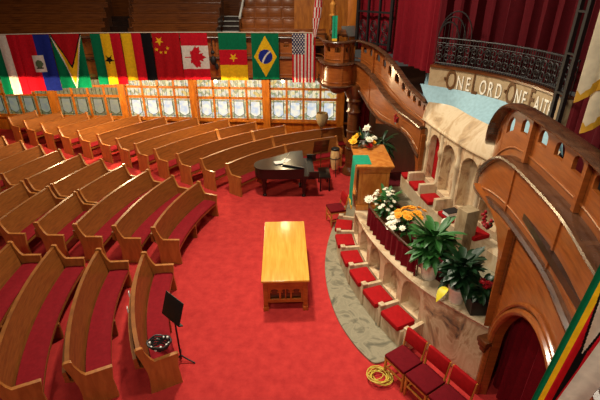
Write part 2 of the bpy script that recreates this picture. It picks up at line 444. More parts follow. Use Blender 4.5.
def pew(r, a0, a1, label, group, z=0, c=None):
    am = (a0+a1)/2
    polar = lambda rr, a, zz=0: globals()['polar'](rr, a, zz+z, c)
    t = thing('curved_pew', label, 'pew', polar(r-.3, am), am, group)
    n = max(3, int(abs(a1-a0)*r/.22)); ar = [a0+(a1-a0)*i/n for i in range(n+1)]
    def arc(prof):
        bm = NB(); sweep(bm, [polar(r, a) for a in ar], [Vector((math.cos(a), math.sin(a), 0)) for a in ar], prof); return bm
    mesh_obj('backrest', arc(BACK), M['pew'], t, sharp=50)
    mesh_obj('seat', arc(SEAT), M['pew'], t)
    mesh_obj('seat_cushion', arc(CUSH), M['cushion'], t, sharp=60)
    mesh_obj('book_rack', arc([(.03, .60), (.05, .80), (.10, .80), (.10, .60), (.0, .56), (-.03, .56)]), M['pew'], t)
    for e, sg in ((a0, -1), (a1, 1)):
        bm = NB(); wdt = .055
        mt = Matrix.Translation(polar(r, e)) @ Matrix.Rotation(e, 4, 'Z')
        prism(bm, ENDP, wdt*(sg if a1 > a0 else -sg), mt)
        pe = mesh_obj('end_panel', bm, M['pewend'], t)
        bm = NB(); mt2 = mt @ Matrix.Translation((0, -.004*(sg if a1 > a0 else -sg), 0)); prism(bm, CAPP, (wdt+.008)*(sg if a1 > a0 else -sg), mt2)
        mesh_obj('arm_cap', bm, M['pewend'], pe)
        # (world matrix of pe equals that of t: its mesh already sits in the frame of t)
    k = 1 if abs(a1-a0)*r > 2.2 else 0
    for j in range(k):
        bm = NB(); mt = Matrix.Translation(polar(r, am)) @ Matrix.Rotation(am, 4, 'Z')
        prism(bm, [(-.55, 0), (-.55, .36), (-.12, .36), (-.12, 0)], .05, mt); mesh_obj('middle_support', bm, M['pew'], t)
    return t
ORD = ['front', 'second', 'third', 'fourth', 'fifth', 'sixth', 'seventh', 'eighth', 'ninth', 'tenth', 'eleventh', 'rearmost']
def orow(k): return 'front-row' if k == 0 else ORD[k]+'-row'
near_pews = []
for k in range(4):
    e = (-2.54-.94*k, 4.8-.27*k); f = (-3.22-1.0*k, 7.41+.1*k)
    extra = ['with a black music stand beside it', 'behind the pew with the music stand', 'cut by the lower left corner', 'only its far end in view'][k]
    near_pews.append(pew(6.66+.975*k, ang(f, C1), ang(e, C1), '%s curved oak pew nearest the camera, %s' % (orow(k), extra), 'pews of the section nearest the camera', .02*k, C1))
def S2far(k): return (-2.86-.83*k, 10.94+.365*k)
def S2near(k): return (-3.37-.90*k, 8.48+.03*k)
for k in range(11):
    r = 6.76+.902*k; z = .0247*k; fa = ang(S2far(k))
    if k < 3:
        pew(r, fa, ang(S2near(k)), '%s long curved oak pew of the middle section beside the red centre floor' % orow(k), 'pews of the middle section', z)
    else:
        sp = ang((-5.98-.86*(k-3), 10.22+.3*(k-3)))
        pew(r, fa, sp-.01, '%s curved oak pew of the middle section, its half toward the windows' % orow(k), 'pews of the middle section', z)
        if k < 6:
            pew(r, sp+.01, ang(S2near(k)), '%s curved oak pew of the middle section, its half toward the camera' % orow(k), 'pews of the middle section', z)
S3n = [(-2.25, 12.32), (-3.12, 12.67), (-3.97, 13.05), (-4.83, 13.44), (-5.65, 13.9), (-6.48, 14.38), (-7.28, 14.76), (-8.1, 15.08), (-8.9, 15.37), (-9.73, 15.75), (-10.55, 16.08), (-11.42, 16.5)]
S3e = {0: (-.6, 14.06), 1: (-1.0, 14.7), 2: (-1.8, 15.3), 3: (-3.0, 15.25)}
for k, p in enumerate(S3n):
    r = 6.88+.91*k
    a0 = ang(p)
    if k in S3e: a1 = ang(S3e[k])
    else:
        a1 = a0
        while a1 > PI/2:
            q = polar(r+.1, a1-.01)
            if q.y > wy(q.x)-.22: break
            a1 -= .01
        if a0-a1 < .05: a0, a1 = a0+.03, a0-.015
    pew(r, a1, a0, '%s curved oak pew below the flags, left part by the aisle' % orow(k) if k in S3e else '%s curved oak pew below the flags running to the window wall' % orow(k), 'pews of the section below the flags', .0247*k)
for k, e in ((0, (1.3, 14.9)), (1, (1.6, 16.05)), (2, (-.55, 15.95)), (3, (-1.68, 16.3))):
    r = 6.88+.91*k
    pew(r, ang(e), ang(S3e[k])-.012, '%s curved oak pew below the flags, %s' % (orow(k), ['right part directly behind the piano', 'right part along the wainscot by the music stand', 'short right part under the window', 'short right part tight against the window wall'][k]), 'short pews by the window wall', .0247*k)

# ------------------------------------------------------------------ communion table
T = thing('communion_table', 'long golden oak communion table on the red carpet in the centre', 'table', (-.33, 7.9, 0), R(2.2))
bm = NB(); box(bm, (0, 0, .775), (.945, 2.32, .05), bev=.012); mesh_obj('tabletop', bm, M['tabletop'], T, True)
bm = NB(); box(bm, (0, 0, .735), (.89, 2.24, .03)); mesh_obj('moulding', bm, M['table'], T, True)
for sy in (-1, 1):
    bm = NB(); w = .78
    arcade(bm, -w/2, w/2, .2, .72, [(-.31, -.13, .27, .45), (-.09, .09, .27, .45), (.13, .31, .27, .45)], lambda x, d, z, sy=sy: Vector((x, sy*(1.08-d), z)), .05)
    box(bm, (0, sy*1.055, .38), (.022, .03, .3))
    for cx in (-.22, 0, .22):
        for s in (-1, 1): ball(bm, (cx+s*.075, sy*1.055, .455), .028, 8)
    mesh_obj('end_panel', bm, M['table'], T, True)
    bm = NB(); box(bm, (0, sy*1.0, .46), (.76, .02, .5)); mesh_obj('inner_panel', bm, M['galdark'], T, True)
for sx in (-1, 1):
    bm = NB(); n = 7; hs = []
    for i in range(n):
        c = -1.0+2.0*(i+.5)/n; hs.append((c-.1, c+.1, .27, .47))
    arcade(bm, -1.02, 1.02, .2, .72, hs, lambda x, d, z, sx=sx: Vector((sx*(.425-d), x, z)), .05)
    mesh_obj('side_panel', bm, M['table'], T, True)
    for sy in (-1, 1):
        bm = NB(); box(bm, (sx*.40, sy*1.06, .36), (.09, .09, .72), bev=.01); box(bm, (sx*.40, sy*1.06, .05), (.11, .11, .1), bev=.01)
        mesh_obj('leg', bm, M['table'], T, True)

# ------------------------------------------------------------------ balcony fronts
def rail_prof(w=.06, h=.05): return [(-w*1.3, -h), (w, -h), (w*1.25, -h*.5), (w*1.1, 0), (w*.6, h*.35), (-w*.8, h*.35), (-w*1.3, 0)]
MOLD = [(-.05, -.08), (.05, -.08), (.10, -.03), (.11, .02), (.06, .06), (-.05, .06)]
def balcony(name, label, pts, zr, zm, zb, stop_panels, hole_ranges, pan_every, lo_off=.02, lo_end=0, bmold=1, rw=.06):
    path = Path(pts, 10)
    fr, fm, fb = (smooth(lininterp([(path.near(*p[:2]), p[2]) for p in z])) for z in (zr, zm, zb))
    mid = path.at(path.L/2); t = thing(name, label, 'balcony', (mid.x, mid.y, 0))
    # upper tier, pierced with small arches under the rail
    bm = NB(); step = .34
    for a, e in hole_ranges:
        holes = []; n = max(1, int((e-a)/step)); sw = (e-a)/n
        for i in range(n):
            if i in (0, n-1) and n > 4: pass
            c = a+sw*(i+.5); holes.append((c-sw*.26, c+sw*.26, .56, .72))
        def Mp(x, d, h):
            p = path.at(x); nn = path.nrm(x); z0, z1 = fm(x), fr(x)-.05
            q = p-nn*(.06+d); q.z = z0+h*(z1-z0); return q
        # squash arches: height of arch is measured in normalised units
        arcade(bm, a, e, 0, 1, [(h[0], h[1], h[2], h[3], 1.1) for h in holes], Mp, .05, step=.12, n=6)
    mesh_obj('pierced_panel', bm, M['gal'], t)
    bm = NB(); 
    n = int(path.L/.08); ds = [path.L*i/n for i in range(n+1)]
    sweep(bm, [Vector((*path.at(d).xy, fr(d))) for d in ds], [path.nrm(d) for d in ds], rail_prof(rw)); mesh_obj('handrail', bm, M['rail'], t, sharp=40)
    bm = NB(); sweep(bm, [Vector((*path.at(d).xy, fm(d))) for d in ds], [path.nrm(d) for d in ds], [(-.1, -.03), (lo_off, -.06), (lo_off+.05, -.04), (lo_off+.08, -.01), (lo_off+.07, .02), (lo_off+.02, .035), (-.1, .035)]); mesh_obj('middle_moulding', bm, M['rail'], t)
    # lower tier
    bm = NB(); wall_strip(bm, path, fb, lambda d: max(fm(d)-.04, fb(d)+.01), .08, off=lo_off, step=.08); mesh_obj('lower_panel', bm, M['gal'], t)
    bm = NB(); sweep(bm, [Vector((*path.at(d).xy, fb(d))) for d in ds], [path.nrm(d) for d in ds], [(lo_off+o*bmold, u*bmold) for o, u in MOLD]); mesh_obj('bottom_moulding', bm, M['rail'], t)
    for zf, oo in ((lambda d: fb(d)+.2*(fm(d)-fb(d)), lo_off+.005), (lambda d: fm(d)+.2*(fr(d)-fm(d)), -.055)):
        bm = NB(); sweep(bm, [Vector((*path.at(d).xy, zf(d)))+path.nrm(d)*oo for d in ds], [path.nrm(d) for d in ds], [(-.01, -.012), (.01, -.012), (.014, 0), (.01, .012), (-.01, .012)]); mesh_obj('panel_bead', bm, M['gal'], t)
    # stiles that divide the panels
    for d in pan_every:
        bm = NB(); p = path.at(d); nn = path.nrm(d); rz = math.atan2(nn.y, nn.x)
        if fr(d)-fm(d) > .25:
            q = p-nn*.03; h = fr(d)-fm(d)-.1; box(bm, (q.x, q.y, fm(d)+.04+h/2), (.06, .07, h), rz)
        if fm(d)-fb(d) > .25:
            q = p+nn*(lo_off+.01); h = fm(d)-fb(d)-.1; box(bm, (q.x, q.y, fb(d)+.05+h/2), (.02, .04, h), rz)
        if len(bm.verts): mesh_obj('stile', bm, M['gal'], t)
        else: bm.free()
    return path, t, fr, fm, fb

farpts = [(-16, 14.7), (-12, 14.7), (-8, 14.7), (-4, 14.7), (-1, 14.7), (.45, 14.65), (.68, 14.2), (.75, 13.7), (.95, 13.42), (1.25, 13.36), (1.5, 13.5), (1.62, 13.75), (1.78, 13.75), (2.0, 13.35), (2.25, 12.8), (2.45, 12.2), (2.66, 11.7), (2.83, 10.95), (2.95, 9.95)]
_fp = Path(farpts, 10)
sB = _fp.near(.55, 14.5); sE = _fp.L
hr = [(_fp.near(-11.5, 14.7), _fp.near(.4, 14.66)), (_fp.near(.75, 13.75), _fp.near(1.58, 13.68)), (_fp.near(1.8, 13.72), sE-.03)]
st = [_fp.near(-11.5+1.45*i, 14.7) for i in range(9)]+[_fp.near(.75, 13.7), _fp.near(1.25, 13.36), _fp.near(1.62, 13.75), _fp.near(2.1, 13.1), sE-.03]
FARP, FART, ffr, ffm, ffb = balcony('balcony_front', 'polished oak balcony front behind the flags, swooping down to the marble recess', farpts,
    [(-16, 14.7, 4.4), (1.85, 13.66, 4.4), (2.1, 13.1, 4.36), (2.45, 12.2, 4.15), (2.66, 11.7, 3.82), (2.83, 10.95, 3.58), (2.95, 9.95, 3.5)],
    [(-16, 14.7, 3.72), (1.85, 13.66, 3.76), (2.1, 13.1, 3.55), (2.45, 12.2, 3.1), (2.7, 11.5, 2.86), (2.95, 9.95, 2.88)],
    [(-16, 14.7, 3.12), (1.6, 13.7, 3.08), (1.85, 13.66, 3.02), (2.12, 13.05, 2.55), (2.3, 12.7, 2.36), (2.6, 11.8, 2.36), (2.83, 10.9, 2.4), (2.9, 10.3, 2.25), (2.95, 9.95, 2.1)], None, hr, st, .03, 0, .55)
nearpts = [(2.2, 1.4), (2.5, 2.3), (2.72, 3.2), (2.9, 4.0), (2.99, 5.0), (3.01, 5.75), (3.02, 6.2), (3.1, 6.6), (3.25, 6.95), (3.42, 7.3)][::-1]
_np = Path(nearpts, 10)
c1, c2 = _np.near(2.97, 5.42), _np.near(2.9, 4.05)
hr2 = [(.03, _np.near(2.95, 6.3)-.01), (_np.near(2.95, 6.3), c1-.04), (c1+.04, c2-.04), (c2+.04, _np.near(2.5, 2.3))]
NEARP, NEART, nfr, nfm, nfb = balcony('balcony_front', 'polished oak balcony front at right with rounded nose and walnut handrail', nearpts,
    [(2.2, 1.4, 4.45), (2.97, 5.9, 4.5), (2.95, 6.3, 4.4), (3.05, 6.7, 3.9), (3.2, 7.0, 3.55), (3.4, 7.3, 3.4)][::-1],
    [(2.2, 1.4, 3.72), (2.97, 5.6, 3.78), (2.95, 6.1, 3.68), (3.0, 6.5, 3.2), (3.2, 7.0, 2.98), (3.4, 7.3, 2.95)][::-1],
    [(2.2, 1.4, 2.98), (2.97, 5.6, 3.02), (2.95, 6.25, 2.92), (3.02, 6.65, 2.85), (3.2, 7.0, 2.8), (3.4, 7.3, 2.8)][::-1], None, hr2, [c1, c2, _np.near(2.62, 2.8)], .06, 0, .8, .085)
# gallery decks and soffits
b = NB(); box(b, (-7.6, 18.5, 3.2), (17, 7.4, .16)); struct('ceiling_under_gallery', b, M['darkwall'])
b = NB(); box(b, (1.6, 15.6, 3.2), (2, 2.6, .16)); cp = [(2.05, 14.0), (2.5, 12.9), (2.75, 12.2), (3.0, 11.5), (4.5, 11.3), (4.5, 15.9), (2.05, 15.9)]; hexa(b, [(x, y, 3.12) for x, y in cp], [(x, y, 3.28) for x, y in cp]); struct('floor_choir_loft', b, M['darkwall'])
b = NB(); hexa(b, [(2.35, 1.4, 3.2), (5.2, 1.4, 3.2), (5.2, 6.0, 3.2), (3.1, 6.0, 3.2)], [(2.35, 1.4, 3.3), (5.2, 1.4, 3.3), (5.2, 6.0, 3.3), (3.1, 6.0, 3.3)]); struct('floor_near_gallery', b, M['darkwall'])
# lower walls with arched openings
lw = Path([(2.3, 12.7), (2.6, 11.7), (2.8, 10.9), (2.93, 9.9)], 10)
b = NB(); lo = lininterp([(0, 2.15), (.9, 2.36), (1.7, 2.36), (2.2, 2.3), (2.55, 2.12), (2.7, 1.9), (2.78, 1.3)])
wall_strip(b, lw, lo, lambda d: 2.7 if d > .5 else 2.5+d*.4, .1, step=.06)
ow = mesh_obj('arch_spandrel', b, M['gal'], FART)
nw = Path([(2.1, 1.6), (2.42, 2.5), (2.68, 3.4), (2.85, 4.2), (2.92, 5.02)][::-1], 10)
sc = nw.near(2.68, 3.46); hw = 1.36
def nlo(d):
    x = (d-sc)/hw
    return 1.05+math.sqrt(max(0, 1-x*x))*1.38 if abs(x) < 1 else 0
b = NB(); wall_strip(b, nw, nlo, lambda d: 3.0, .12, step=.03)
w2 = mesh_obj('doorway_wall', b, M['gal'], NEART)
b = NB()
pts = []; nn_ = []
for rr_, off in ((0, .03),):
    pp = []
    for i in range(25):
        x = -math.cos(PI*i/24); d = sc+x*(hw+.05); q = nw.at(d)+nw.nrm(d)*.02; q.z = 1.05+math.sqrt(max(0, 1-x*x))*1.42; pp.append(q)
    lo0 = pp[0].copy(); lo0.z = 0; lo1 = pp[-1].copy(); lo1.z = 0
    tube(b, [lo0]+pp+[lo1], .05, 8); 
    pp2 = [q+Vector((0, 0, .0)) for q in pp]
    for q, i in zip(pp2, range(25)):
        x = -math.cos(PI*i/24); d = sc+x*(hw+.12); s = nw.at(d)+nw.nrm(d)*.02; q.xy = s.xy; q.z = 1.05+math.sqrt(max(0, 1-x*x))*1.54
    tube(b, pp2, .03, 8)
mesh_obj('arch_moulding', b, M['gal'], NEART)
b = NB(); q = nw.at(sc-hw-.08)+nw.nrm(sc-hw)*.06
for z, s in ((1.1, .2), (1.02, .16), (.94, .11)): box(b, (q.x, q.y, z), (s, s, .09), .3, bev=.02)
mesh_obj('arch_bracket', b, M['galdark'], NEART)
b = NB(); wall_strip(b, Path([(2.3, 13.9), (2.75, 12.6), (3.1, 11.4), (3.25, 10.3)], 6), lambda d: 0, lambda d: 3.05, .06, step=.2); struct('arch_shade_sheet', b, M['darkwall'])  # dark sheet added to stand for the shade inside the arched opening
# bracket that carries the nose of the near balcony
nb = Path([(2.92, 5.0), (2.97, 5.6), (2.95, 6.2), (3.0, 6.5)], 8)
b = NB(); wall_strip(b, nb,  lininterp([(0, 1.28), (.06, 2.3), (.14, 2.56), (.4, 2.8), (.7, 2.92), (1.2, 2.99)]), lambda d: 3.0, .1, step=.05); mesh_obj('nose_bracket', b, M['gal'], NEART)
# wooden diagonal seams of the lower panels
for d in (nw.near(2.92, 4.95),):
    b = NB(); q = nw.at(d)+nw.nrm(d)*.01; box(b, (q.x, q.y, 2.45), (.03, .05, 1.0), math.atan2(nw.nrm(d).y, nw.nrm(d).x)); mesh_obj('stile', b, M['galdark'], NEART)
# bay corbel + column under the far bay
b = NB(); lathe(b, [(.05, 2.78), (.18, 2.82), (.28, 2.9), (.34, 2.96), (.46, 3.02), (.5, 3.1)], (1.2, 13.85, 0), 18); mesh_obj('bay_corbel', b, M['galdark'], FART)
K = thing('round_column', 'dark reddish wood column with ringed capital under the balcony bay', 'column', (1.75, 13.85, 0))
for nm, pr in (('base', [(.28, 0), (.28, .16), (.24, .22), (.2, .28)]), ('shaft', [(.19, .26), (.18, 2.2)]), ('capital', [(.2, 2.15), (.24, 2.2), (.2, 2.27), (.2, 2.5), (.26, 2.56), (.24, 2.65), (.34, 2.85), (.36, 3.08)])):
    b = NB(); lathe(b, pr, (0, 0, 0), 18); mesh_obj(nm, b, M['galdark'], K, True)
for z in (.9, 1.5):
    b = NB(); lathe(b, [(.19, z), (.215, z+.02), (.215, z+.06), (.19, z+.08)], (0, 0, 0), 18); mesh_obj('ring', b, M['rail'], K, True)
# curtains
def curtain(name, label, pts, zt, zb, m, amp=.05, freq=4, group=None, cat='curtain', nz=5):
    p = Path(pts, 8); b = NB(); drape(b, lambda d: (p.at(d), p.nrm(d)), p.L, zt, zb, amp, freq, nz=nz)
    q = p.at(p.L/2); o = mesh_obj(name, b, m, origin=(q.x, q.y, zb)); return tag(o, label, cat, group)
curtain('door_curtain', 'crimson curtain hanging in the arched doorway at lower right', [(3.26, 4.98), (3.2, 4.5), (3.12, 3.95)], 2.6, .05, M['curtain'], .085, 4.5)
curtain('door_curtain', 'narrow crimson curtain beside the dark column behind the pulpit flowers', [(1.95, 14.35), (2.35, 14.3)], 2.6, .05, M['curtain'], .04, 6)
curtain('stage_curtain', 'wide crimson curtain hanging left of the inscription', [(2.66, 12.7), (3.0, 11.5), (3.2, 10.4)], 6.4, 4.0, M['curtain'], .07, 3.2)
AC = Vector((.8, 7.3, 0))
def acyl(r, deg, z=0): return Vector((AC.x+r*math.cos(R(deg)), AC.y+r*math.sin(R(deg)), z))
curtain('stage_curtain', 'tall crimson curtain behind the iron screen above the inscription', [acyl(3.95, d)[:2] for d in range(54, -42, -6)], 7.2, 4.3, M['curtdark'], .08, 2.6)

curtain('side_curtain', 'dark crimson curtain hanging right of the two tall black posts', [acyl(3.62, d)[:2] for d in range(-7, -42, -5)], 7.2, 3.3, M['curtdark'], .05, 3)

# ------------------------------------------------------------------ marble recess
RP = Path([(2.98, 10.05), (3.06, 9.4), (3.18, 8.6), (3.36, 7.85), (3.62, 7.15), (3.95, 6.4)], 10)
PT = 1.25
RE = thing('marble_recess', 'pale pink marble arcaded seat wall with sloping canopy behind the pulpit', 'altarpiece', (3.3, 8.2, PT))
ac = [RP.near(*p) for p in ((3.0, 9.9), (3.07, 9.3), (3.17, 8.62), (3.36, 7.86), (3.58, 7.2))]
b = NB(); hs = []
for i, s in enumerate(ac):
    w = .16 if i == 0 else .26
    if s-w > 0.02: hs.append((s-w, s+w, PT+.5, 2.9-w))
    else: hs.append((.03, .03+2*w, PT+.5, 2.9-w))
def Mr(x, d, z):
    p = RP.at(x)+RP.nrm(x)*(-d+.0); p.z = z; return p
sgn = 1 if RP.nrm(RP.L/2).x < 0 else -1
def Mr(x, d, z):
    p = RP.at(x)+RP.nrm(x)*sgn*(-d); p.z = z; return p
arcade(b, 0, RP.L, PT, 3.12, hs, Mr, .2, step=.15, n=10)
mesh_obj('arcade_wall', b, M['marble'], RE)
b = NB()
def backp(x, z): p = RP.at(x)-RP.nrm(x)*sgn*.26; p.z = z; return p
n = 14
for i in range(n):
    a, e = RP.L*i/n, RP.L*(i+1)/n
    hexa(b, [Mr(a, .2, PT), Mr(e, .2, PT), Mr(e, .3, PT), Mr(a, .3, PT)], [Mr(a, .2, 3.1), Mr(e, .2, 3.1), Mr(e, .3, 3.1), Mr(a, .3, 3.1)])
mesh_obj('niche_back', b, M['marble'], RE)
# columns between the niches, with small caps
for a, c in zip(hs, hs[1:]):
    s = (a[1]+c[0])/2; p = Mr(s, .01, 0); b = NB()
    lathe(b, [(.075, PT+.55), (.075, PT+.62), (.055, PT+.66), (.05, 2.48), (.07, 2.54), (.08, 2.62), (.06, 2.66), (.055, 3.0)], (p.x, p.y, 0), 12); mesh_obj('colonnette', b, M['marblep'], RE)
b = NB()
cu = [(2.96, 9.85), (3.38, 9.5), (3.52, 8.7), (3.68, 8.0), (3.95, 7.25), (4.25, 6.6)]
CUP = Path(cu, 10)
n = 30; pr = None
for i in range(n+1):
    t = i/n; lo_ = Mr(RP.L*t, -.05, 3.05); l2 = Mr(RP.L*t, -.05, 3.12); up_ = CUP.at(CUP.L*t); up_.z = 3.52; u2 = up_-Vector((0, 0, .1))
    row = [lo_, l2, l2.lerp(up_, .5)+Vector((0, 0, .05)), up_, u2]
    rv = [b.verts.new(q) for q in row]
    if pr:
        for k in range(5): b.faces.new((pr[k], pr[(k+1) % 5], rv[(k+1) % 5], rv[k]))
    pr = rv
mesh_obj('canopy', b, M['marblep'], RE, sharp=50)
b = NB()  # seat bench + cheeks
bench = [Path([tuple(Mr(RP.L*i/10, -o, 0))[:2] for i in range(11)], 4) for o in (.02, .42)]
n = 16
for i in range(n):
    q = [bench[0].at(bench[0].L*i/n), bench[1].at(bench[1].L*i/n), bench[1].at(bench[1].L*(i+1)/n), bench[0].at(bench[0].L*(i+1)/n)]
    hexa(b, [v+Vector((0, 0, PT)) for v in q], [v+Vector((0, 0, PT+.37)) for v in q])
mesh_obj('bench', b, M['marblep'], RE)
cks = []
for a, c in zip(hs, hs[1:]): cks.append((a[1]+c[0])/2)
for s in cks[0:]:
    b = NB(); p = Mr(s, -.2, 0); nn = RP.nrm(s); box(b, (p.x, p.y, PT+.31), (.40, .11, .62), math.atan2(nn.y, nn.x), bev=.02); mesh_obj('seat_cheek', b, M['marblep'], RE)
for i, s in enumerate(ac):
    b = NB(); p = Mr(s, -.24, PT+.41); nn = RP.nrm(s); box(b, p, (.38, .42 if i else .3, .09), math.atan2(nn.y, nn.x), bev=.03)
    o = mesh_obj('seat_cushion', b, M['seatred'], origin=(p.x, p.y, PT+.37))
    tag(o, 'flat red cushion in the marble recess, %s' % ['at its far end near the swooping rail', 'under the niche with the tall red panel', 'second to the left of the black book', 'with a black book lying on it', 'hidden side seat right of the black book'][i], 'cushion', 'cushions in the marble recess')
b = NB(); s = ac[1]
for i in range(4):
    sa, sb = s-.25+.125*i, s-.25+.125*(i+1); q = [Mr(sa, .15, 0), Mr(sb, .15, 0), Mr(sb, .19, 0), Mr(sa, .19, 0)]
    hexa(b, [v+Vector((0, 0, PT+.52)) for v in q], [v+Vector((0, 0, 2.78)) for v in q])
mesh_obj('red_panel', b, M['seatred'], RE, label='crimson upholstered back panel')
b = NB(); p = Mr(ac[3]+.02, -.26, PT+.50); BK = thing('hymn_book', 'thick black hymn book lying on a red cushion in the marble recess', 'book', p-Vector((0, 0, .045)), .35)
box(b, (0, 0, .008), (.3, .21, .012)); box(b, (0, 0, .092), (.3, .21, .012)); box(b, (.145, 0, .05), (.012, .21, .09)); mesh_obj('cover', b, M['bookb'], BK, True)
b = NB(); box(b, (-.005, 0, .05), (.275, .19, .072)); mesh_obj('pages', b, M['paper'], BK, True)
b = NB(); p = Mr(RP.near(3.5, 7.4), -.4, 0); box(b, (p.x-.02, p.y-.25, PT+.5), (.3, .26, 1.0), .4, bev=.02); mesh_obj('end_block', b, M['stone'], RE)

# cove, inscription, iron screen
b = NB(); n = 30; pr = None
for i in range(n+1):
    t = i/n; u = CUP.at(CUP.L*t); u.z = 3.48; v = acyl(3.5, 55-62*t, 3.86); m_ = u.lerp(v, .55)-Vector((0, 0, .04))
    rv = [b.verts.new(q) for q in (u, m_, v, v+Vector((.05, 0, 0)), u+Vector((.06, 0, -.05)))]
    if pr:
        for k in range(5): b.faces.new((pr[k], pr[(k+1) % 5], rv[(k+1) % 5], rv[k]))
    pr = rv
ex = [(3.28, 11.5), (3.22, 10.8), (3.12, 10.15)]
p2 = Path(ex, 6); wall_strip(b, p2, lambda d: 3.2, lambda d: 3.98, .05, step=.1, off=0)
struct('wall_cove', b, M['cove'])
INS = thing('inscription_frieze', 'curved tan stone frieze lettered in brown and white above the blue cove', 'inscription', (3.9, 8.6, 3.8))
b = NB(); ds = [52-3*i for i in range(20)]
sweep(b, [acyl(3.5, d) for d in ds], [acyl(1, d)-AC for d in ds], [(0, 3.82), (0, 4.27), (.03, 4.29), (.2, 4.29), (.2, 3.82)]); mesh_obj('stone_band', b, M['stone'], INS)
b = NB(); sweep(b, [acyl(3.5, d) for d in ds], [acyl(1, d)-AC for d in ds], [(-.03, 4.27), (-.03, 4.31), (.2, 4.31), (.2, 4.27)]); mesh_obj('top_moulding', b, M['galdark'], INS)
# letter angles measured along the frieze
LET = [('.', 45.6, 0), ('O', 43.2, 1), ('N', 39.5, 0), ('E', 36.3, 0), ('L', 33.6, 1), ('O', 30.2, 0), ('R', 27.1, 0), ('D', 23.7, 0), ('.', 21.0, 0), ('O', 18.6, 1), ('N', 15.3, 0), ('E', 12.5, 0), ('F', 9.3, 1), ('A', 6.4, 0), ('I', 4.1, 0), ('T', 2.1, 0), ('H', -.6, 0)]
for ch, dg, big in LET:
    if ch == '.':
        b = NB(); p = acyl(3.485, dg, 4.06); box(b, p, (.03, .045, .06), R(dg), bev=.01); mesh_obj('dot', b, M['letter'], INS); continue
    cu_ = bpy.data.curves.new('t', 'FONT'); cu_.body = ch; cu_.align_x = 'CENTER'; cu_.size = .60 if big else .42; cu_.extrude = .006; cu_.offset = .006 if big else .0
    to = bpy.data.objects.new('t', cu_); COL.objects.link(to)
    me = bpy.data.meshes.new_from_object(to.evaluated_get(bpy.context.evaluated_depsgraph_get()))
    bpy.data.objects.remove(to); b = NB(); b.from_mesh(me); bpy.data.meshes.remove(me)
    mt = Matrix.Translation(acyl(3.49, dg, 3.845 if big else 3.875)) @ Matrix.Rotation(R(dg)-PI/2, 4, 'Z') @ Matrix.Rotation(PI/2, 4, 'X') @ Matrix.Diagonal((.52, 1, 1, 1))
    b.transform(mt); mesh_obj('letter', b, M['letter'] if big else M['letterw'], INS, label=('large brown letter ' if big else 'small white letter ')+ch)
IS = thing('iron_screen', 'black wrought iron scroll railing standing on the inscription frieze', 'railing', (4.2, 8.3, 4.31))
def sring(r, d0, d1, z): return [acyl(r, d0+(d1-d0)*i/20, z) for i in range(21)]
b = NB(); tube(b, sring(3.6, 51, -5, 4.36), .014, 6); tube(b, sring(3.6, 51, -5, 4.88), .018, 6); tube(b, sring(3.6, 51, -5, 4.78), .01, 6); mesh_obj('rails', b, M['iron'], IS)
b = NB()
for i in range(57):
    dg = 51-i; p = acyl(3.6, dg, 4.31); tube(b, [p, p+Vector((0, 0, .6))], .009, 5)
mesh_obj('balusters', b, M['iron'], IS)
b = NB()
for i in range(11):
    dg = 48.5-5*i
    for zz in (4.48, 4.67):
        for s in (-1, 1):
            pts = []
            for k in range(13):
                a = 2*PI*k/12*1.25; rr = .085*(1-.055*k); pts.append(acyl(3.6, dg+s*1.3+math.degrees(rr*math.cos(a)/3.6), zz+rr*math.sin(a)))
            tube(b, pts, .013, 5)
mesh_obj('scrolls', b, M['iron'], IS)
b = NB()
for r in (1, .8, .6): tube(b, [acyl(3.6, 51-6*r+6*r*math.cos(PI*i/16), 4.88+.55*r*math.sin(PI*i/16)) for i in range(17)], .014, 6)
for i in range(7): p = acyl(3.6, 49-1.4*i, 4.88); tube(b, [p, p+Vector((0, 0, .5-.06*abs(i-2)))], .008, 5)
mesh_obj('crest', b, M['iron'], IS)
def frame_screen(label, p0, p1, z0, z1, nb, fill):
    t = thing('iron_grille', label, 'screen', (p0[0], p0[1], z0)); p0 = Vector((*p0, 0)); p1 = Vector((*p1, 0)); rz = math.atan2((p1-p0).y, (p1-p0).x); L = (p1-p0).length
    for i in range(nb):
        q = p0.lerp(p1, i/(nb-1)); b = NB(); box(b, (q.x, q.y, (z0+z1)/2), (.09 if i in (0, nb-1) else .05, .07, z1-z0), rz); mesh_obj('post', b, M['iron'], t)
    for z in fill:
        b = NB(); q = p0.lerp(p1, .5); box(b, (q.x, q.y, z), (L, .05, .05), rz); mesh_obj('crossbar', b, M['iron'], t)
    for i in range(nb-1):
        b = NB()
        for z in (z0+.3, z0+.62):
            c = p0.lerp(p1, (i+.5)/(nb-1)); dv = (p1-p0).normalized()
            for rr in (.12, .07): tube(b, [c+dv*(rr*math.cos(2*PI*k/14))+Vector((0, 0, z+rr*1.2*math.sin(2*PI*k/14))) for k in range(14)], .014, 5, closed=True)
        mesh_obj('scrollwork', b, M['iron'], t)
    return t
frame_screen('black iron grille with crossbar in front of red cloth, above the balcony bay', (1.75, 14.1), (2.55, 13.0), 4.2, 6.3, 4, (5.2, 4.35))
curtain('screen_curtain', 'red cloth hanging behind the black iron grille by the pillar', [(1.85, 14.35), (2.7, 13.1)], 6.4, 4.1, M['curtain'], .03, 3)
TR = thing('iron_ladder_screen', 'two tall black posts with crossbars at the right end of the inscription', 'screen', acyl(3.55, -1, 4.3))
q0, q1 = acyl(3.4, -4.5, 0), acyl(3.4, -9.5, 0)
for q in (q0, q1):
    b = NB(); box(b, (q.x, q.y, 5.2), (.06, .07, 2.6)); mesh_obj('post', b, M['iron'], TR)
for z in (4.4, 5.0, 5.6, 6.2):
    b = NB(); m_ = (q0+q1)/2; box(b, (m_.x, m_.y, z), (.04, (q0-q1).length, .03)); mesh_obj('crossbar', b, M['iron'], TR)

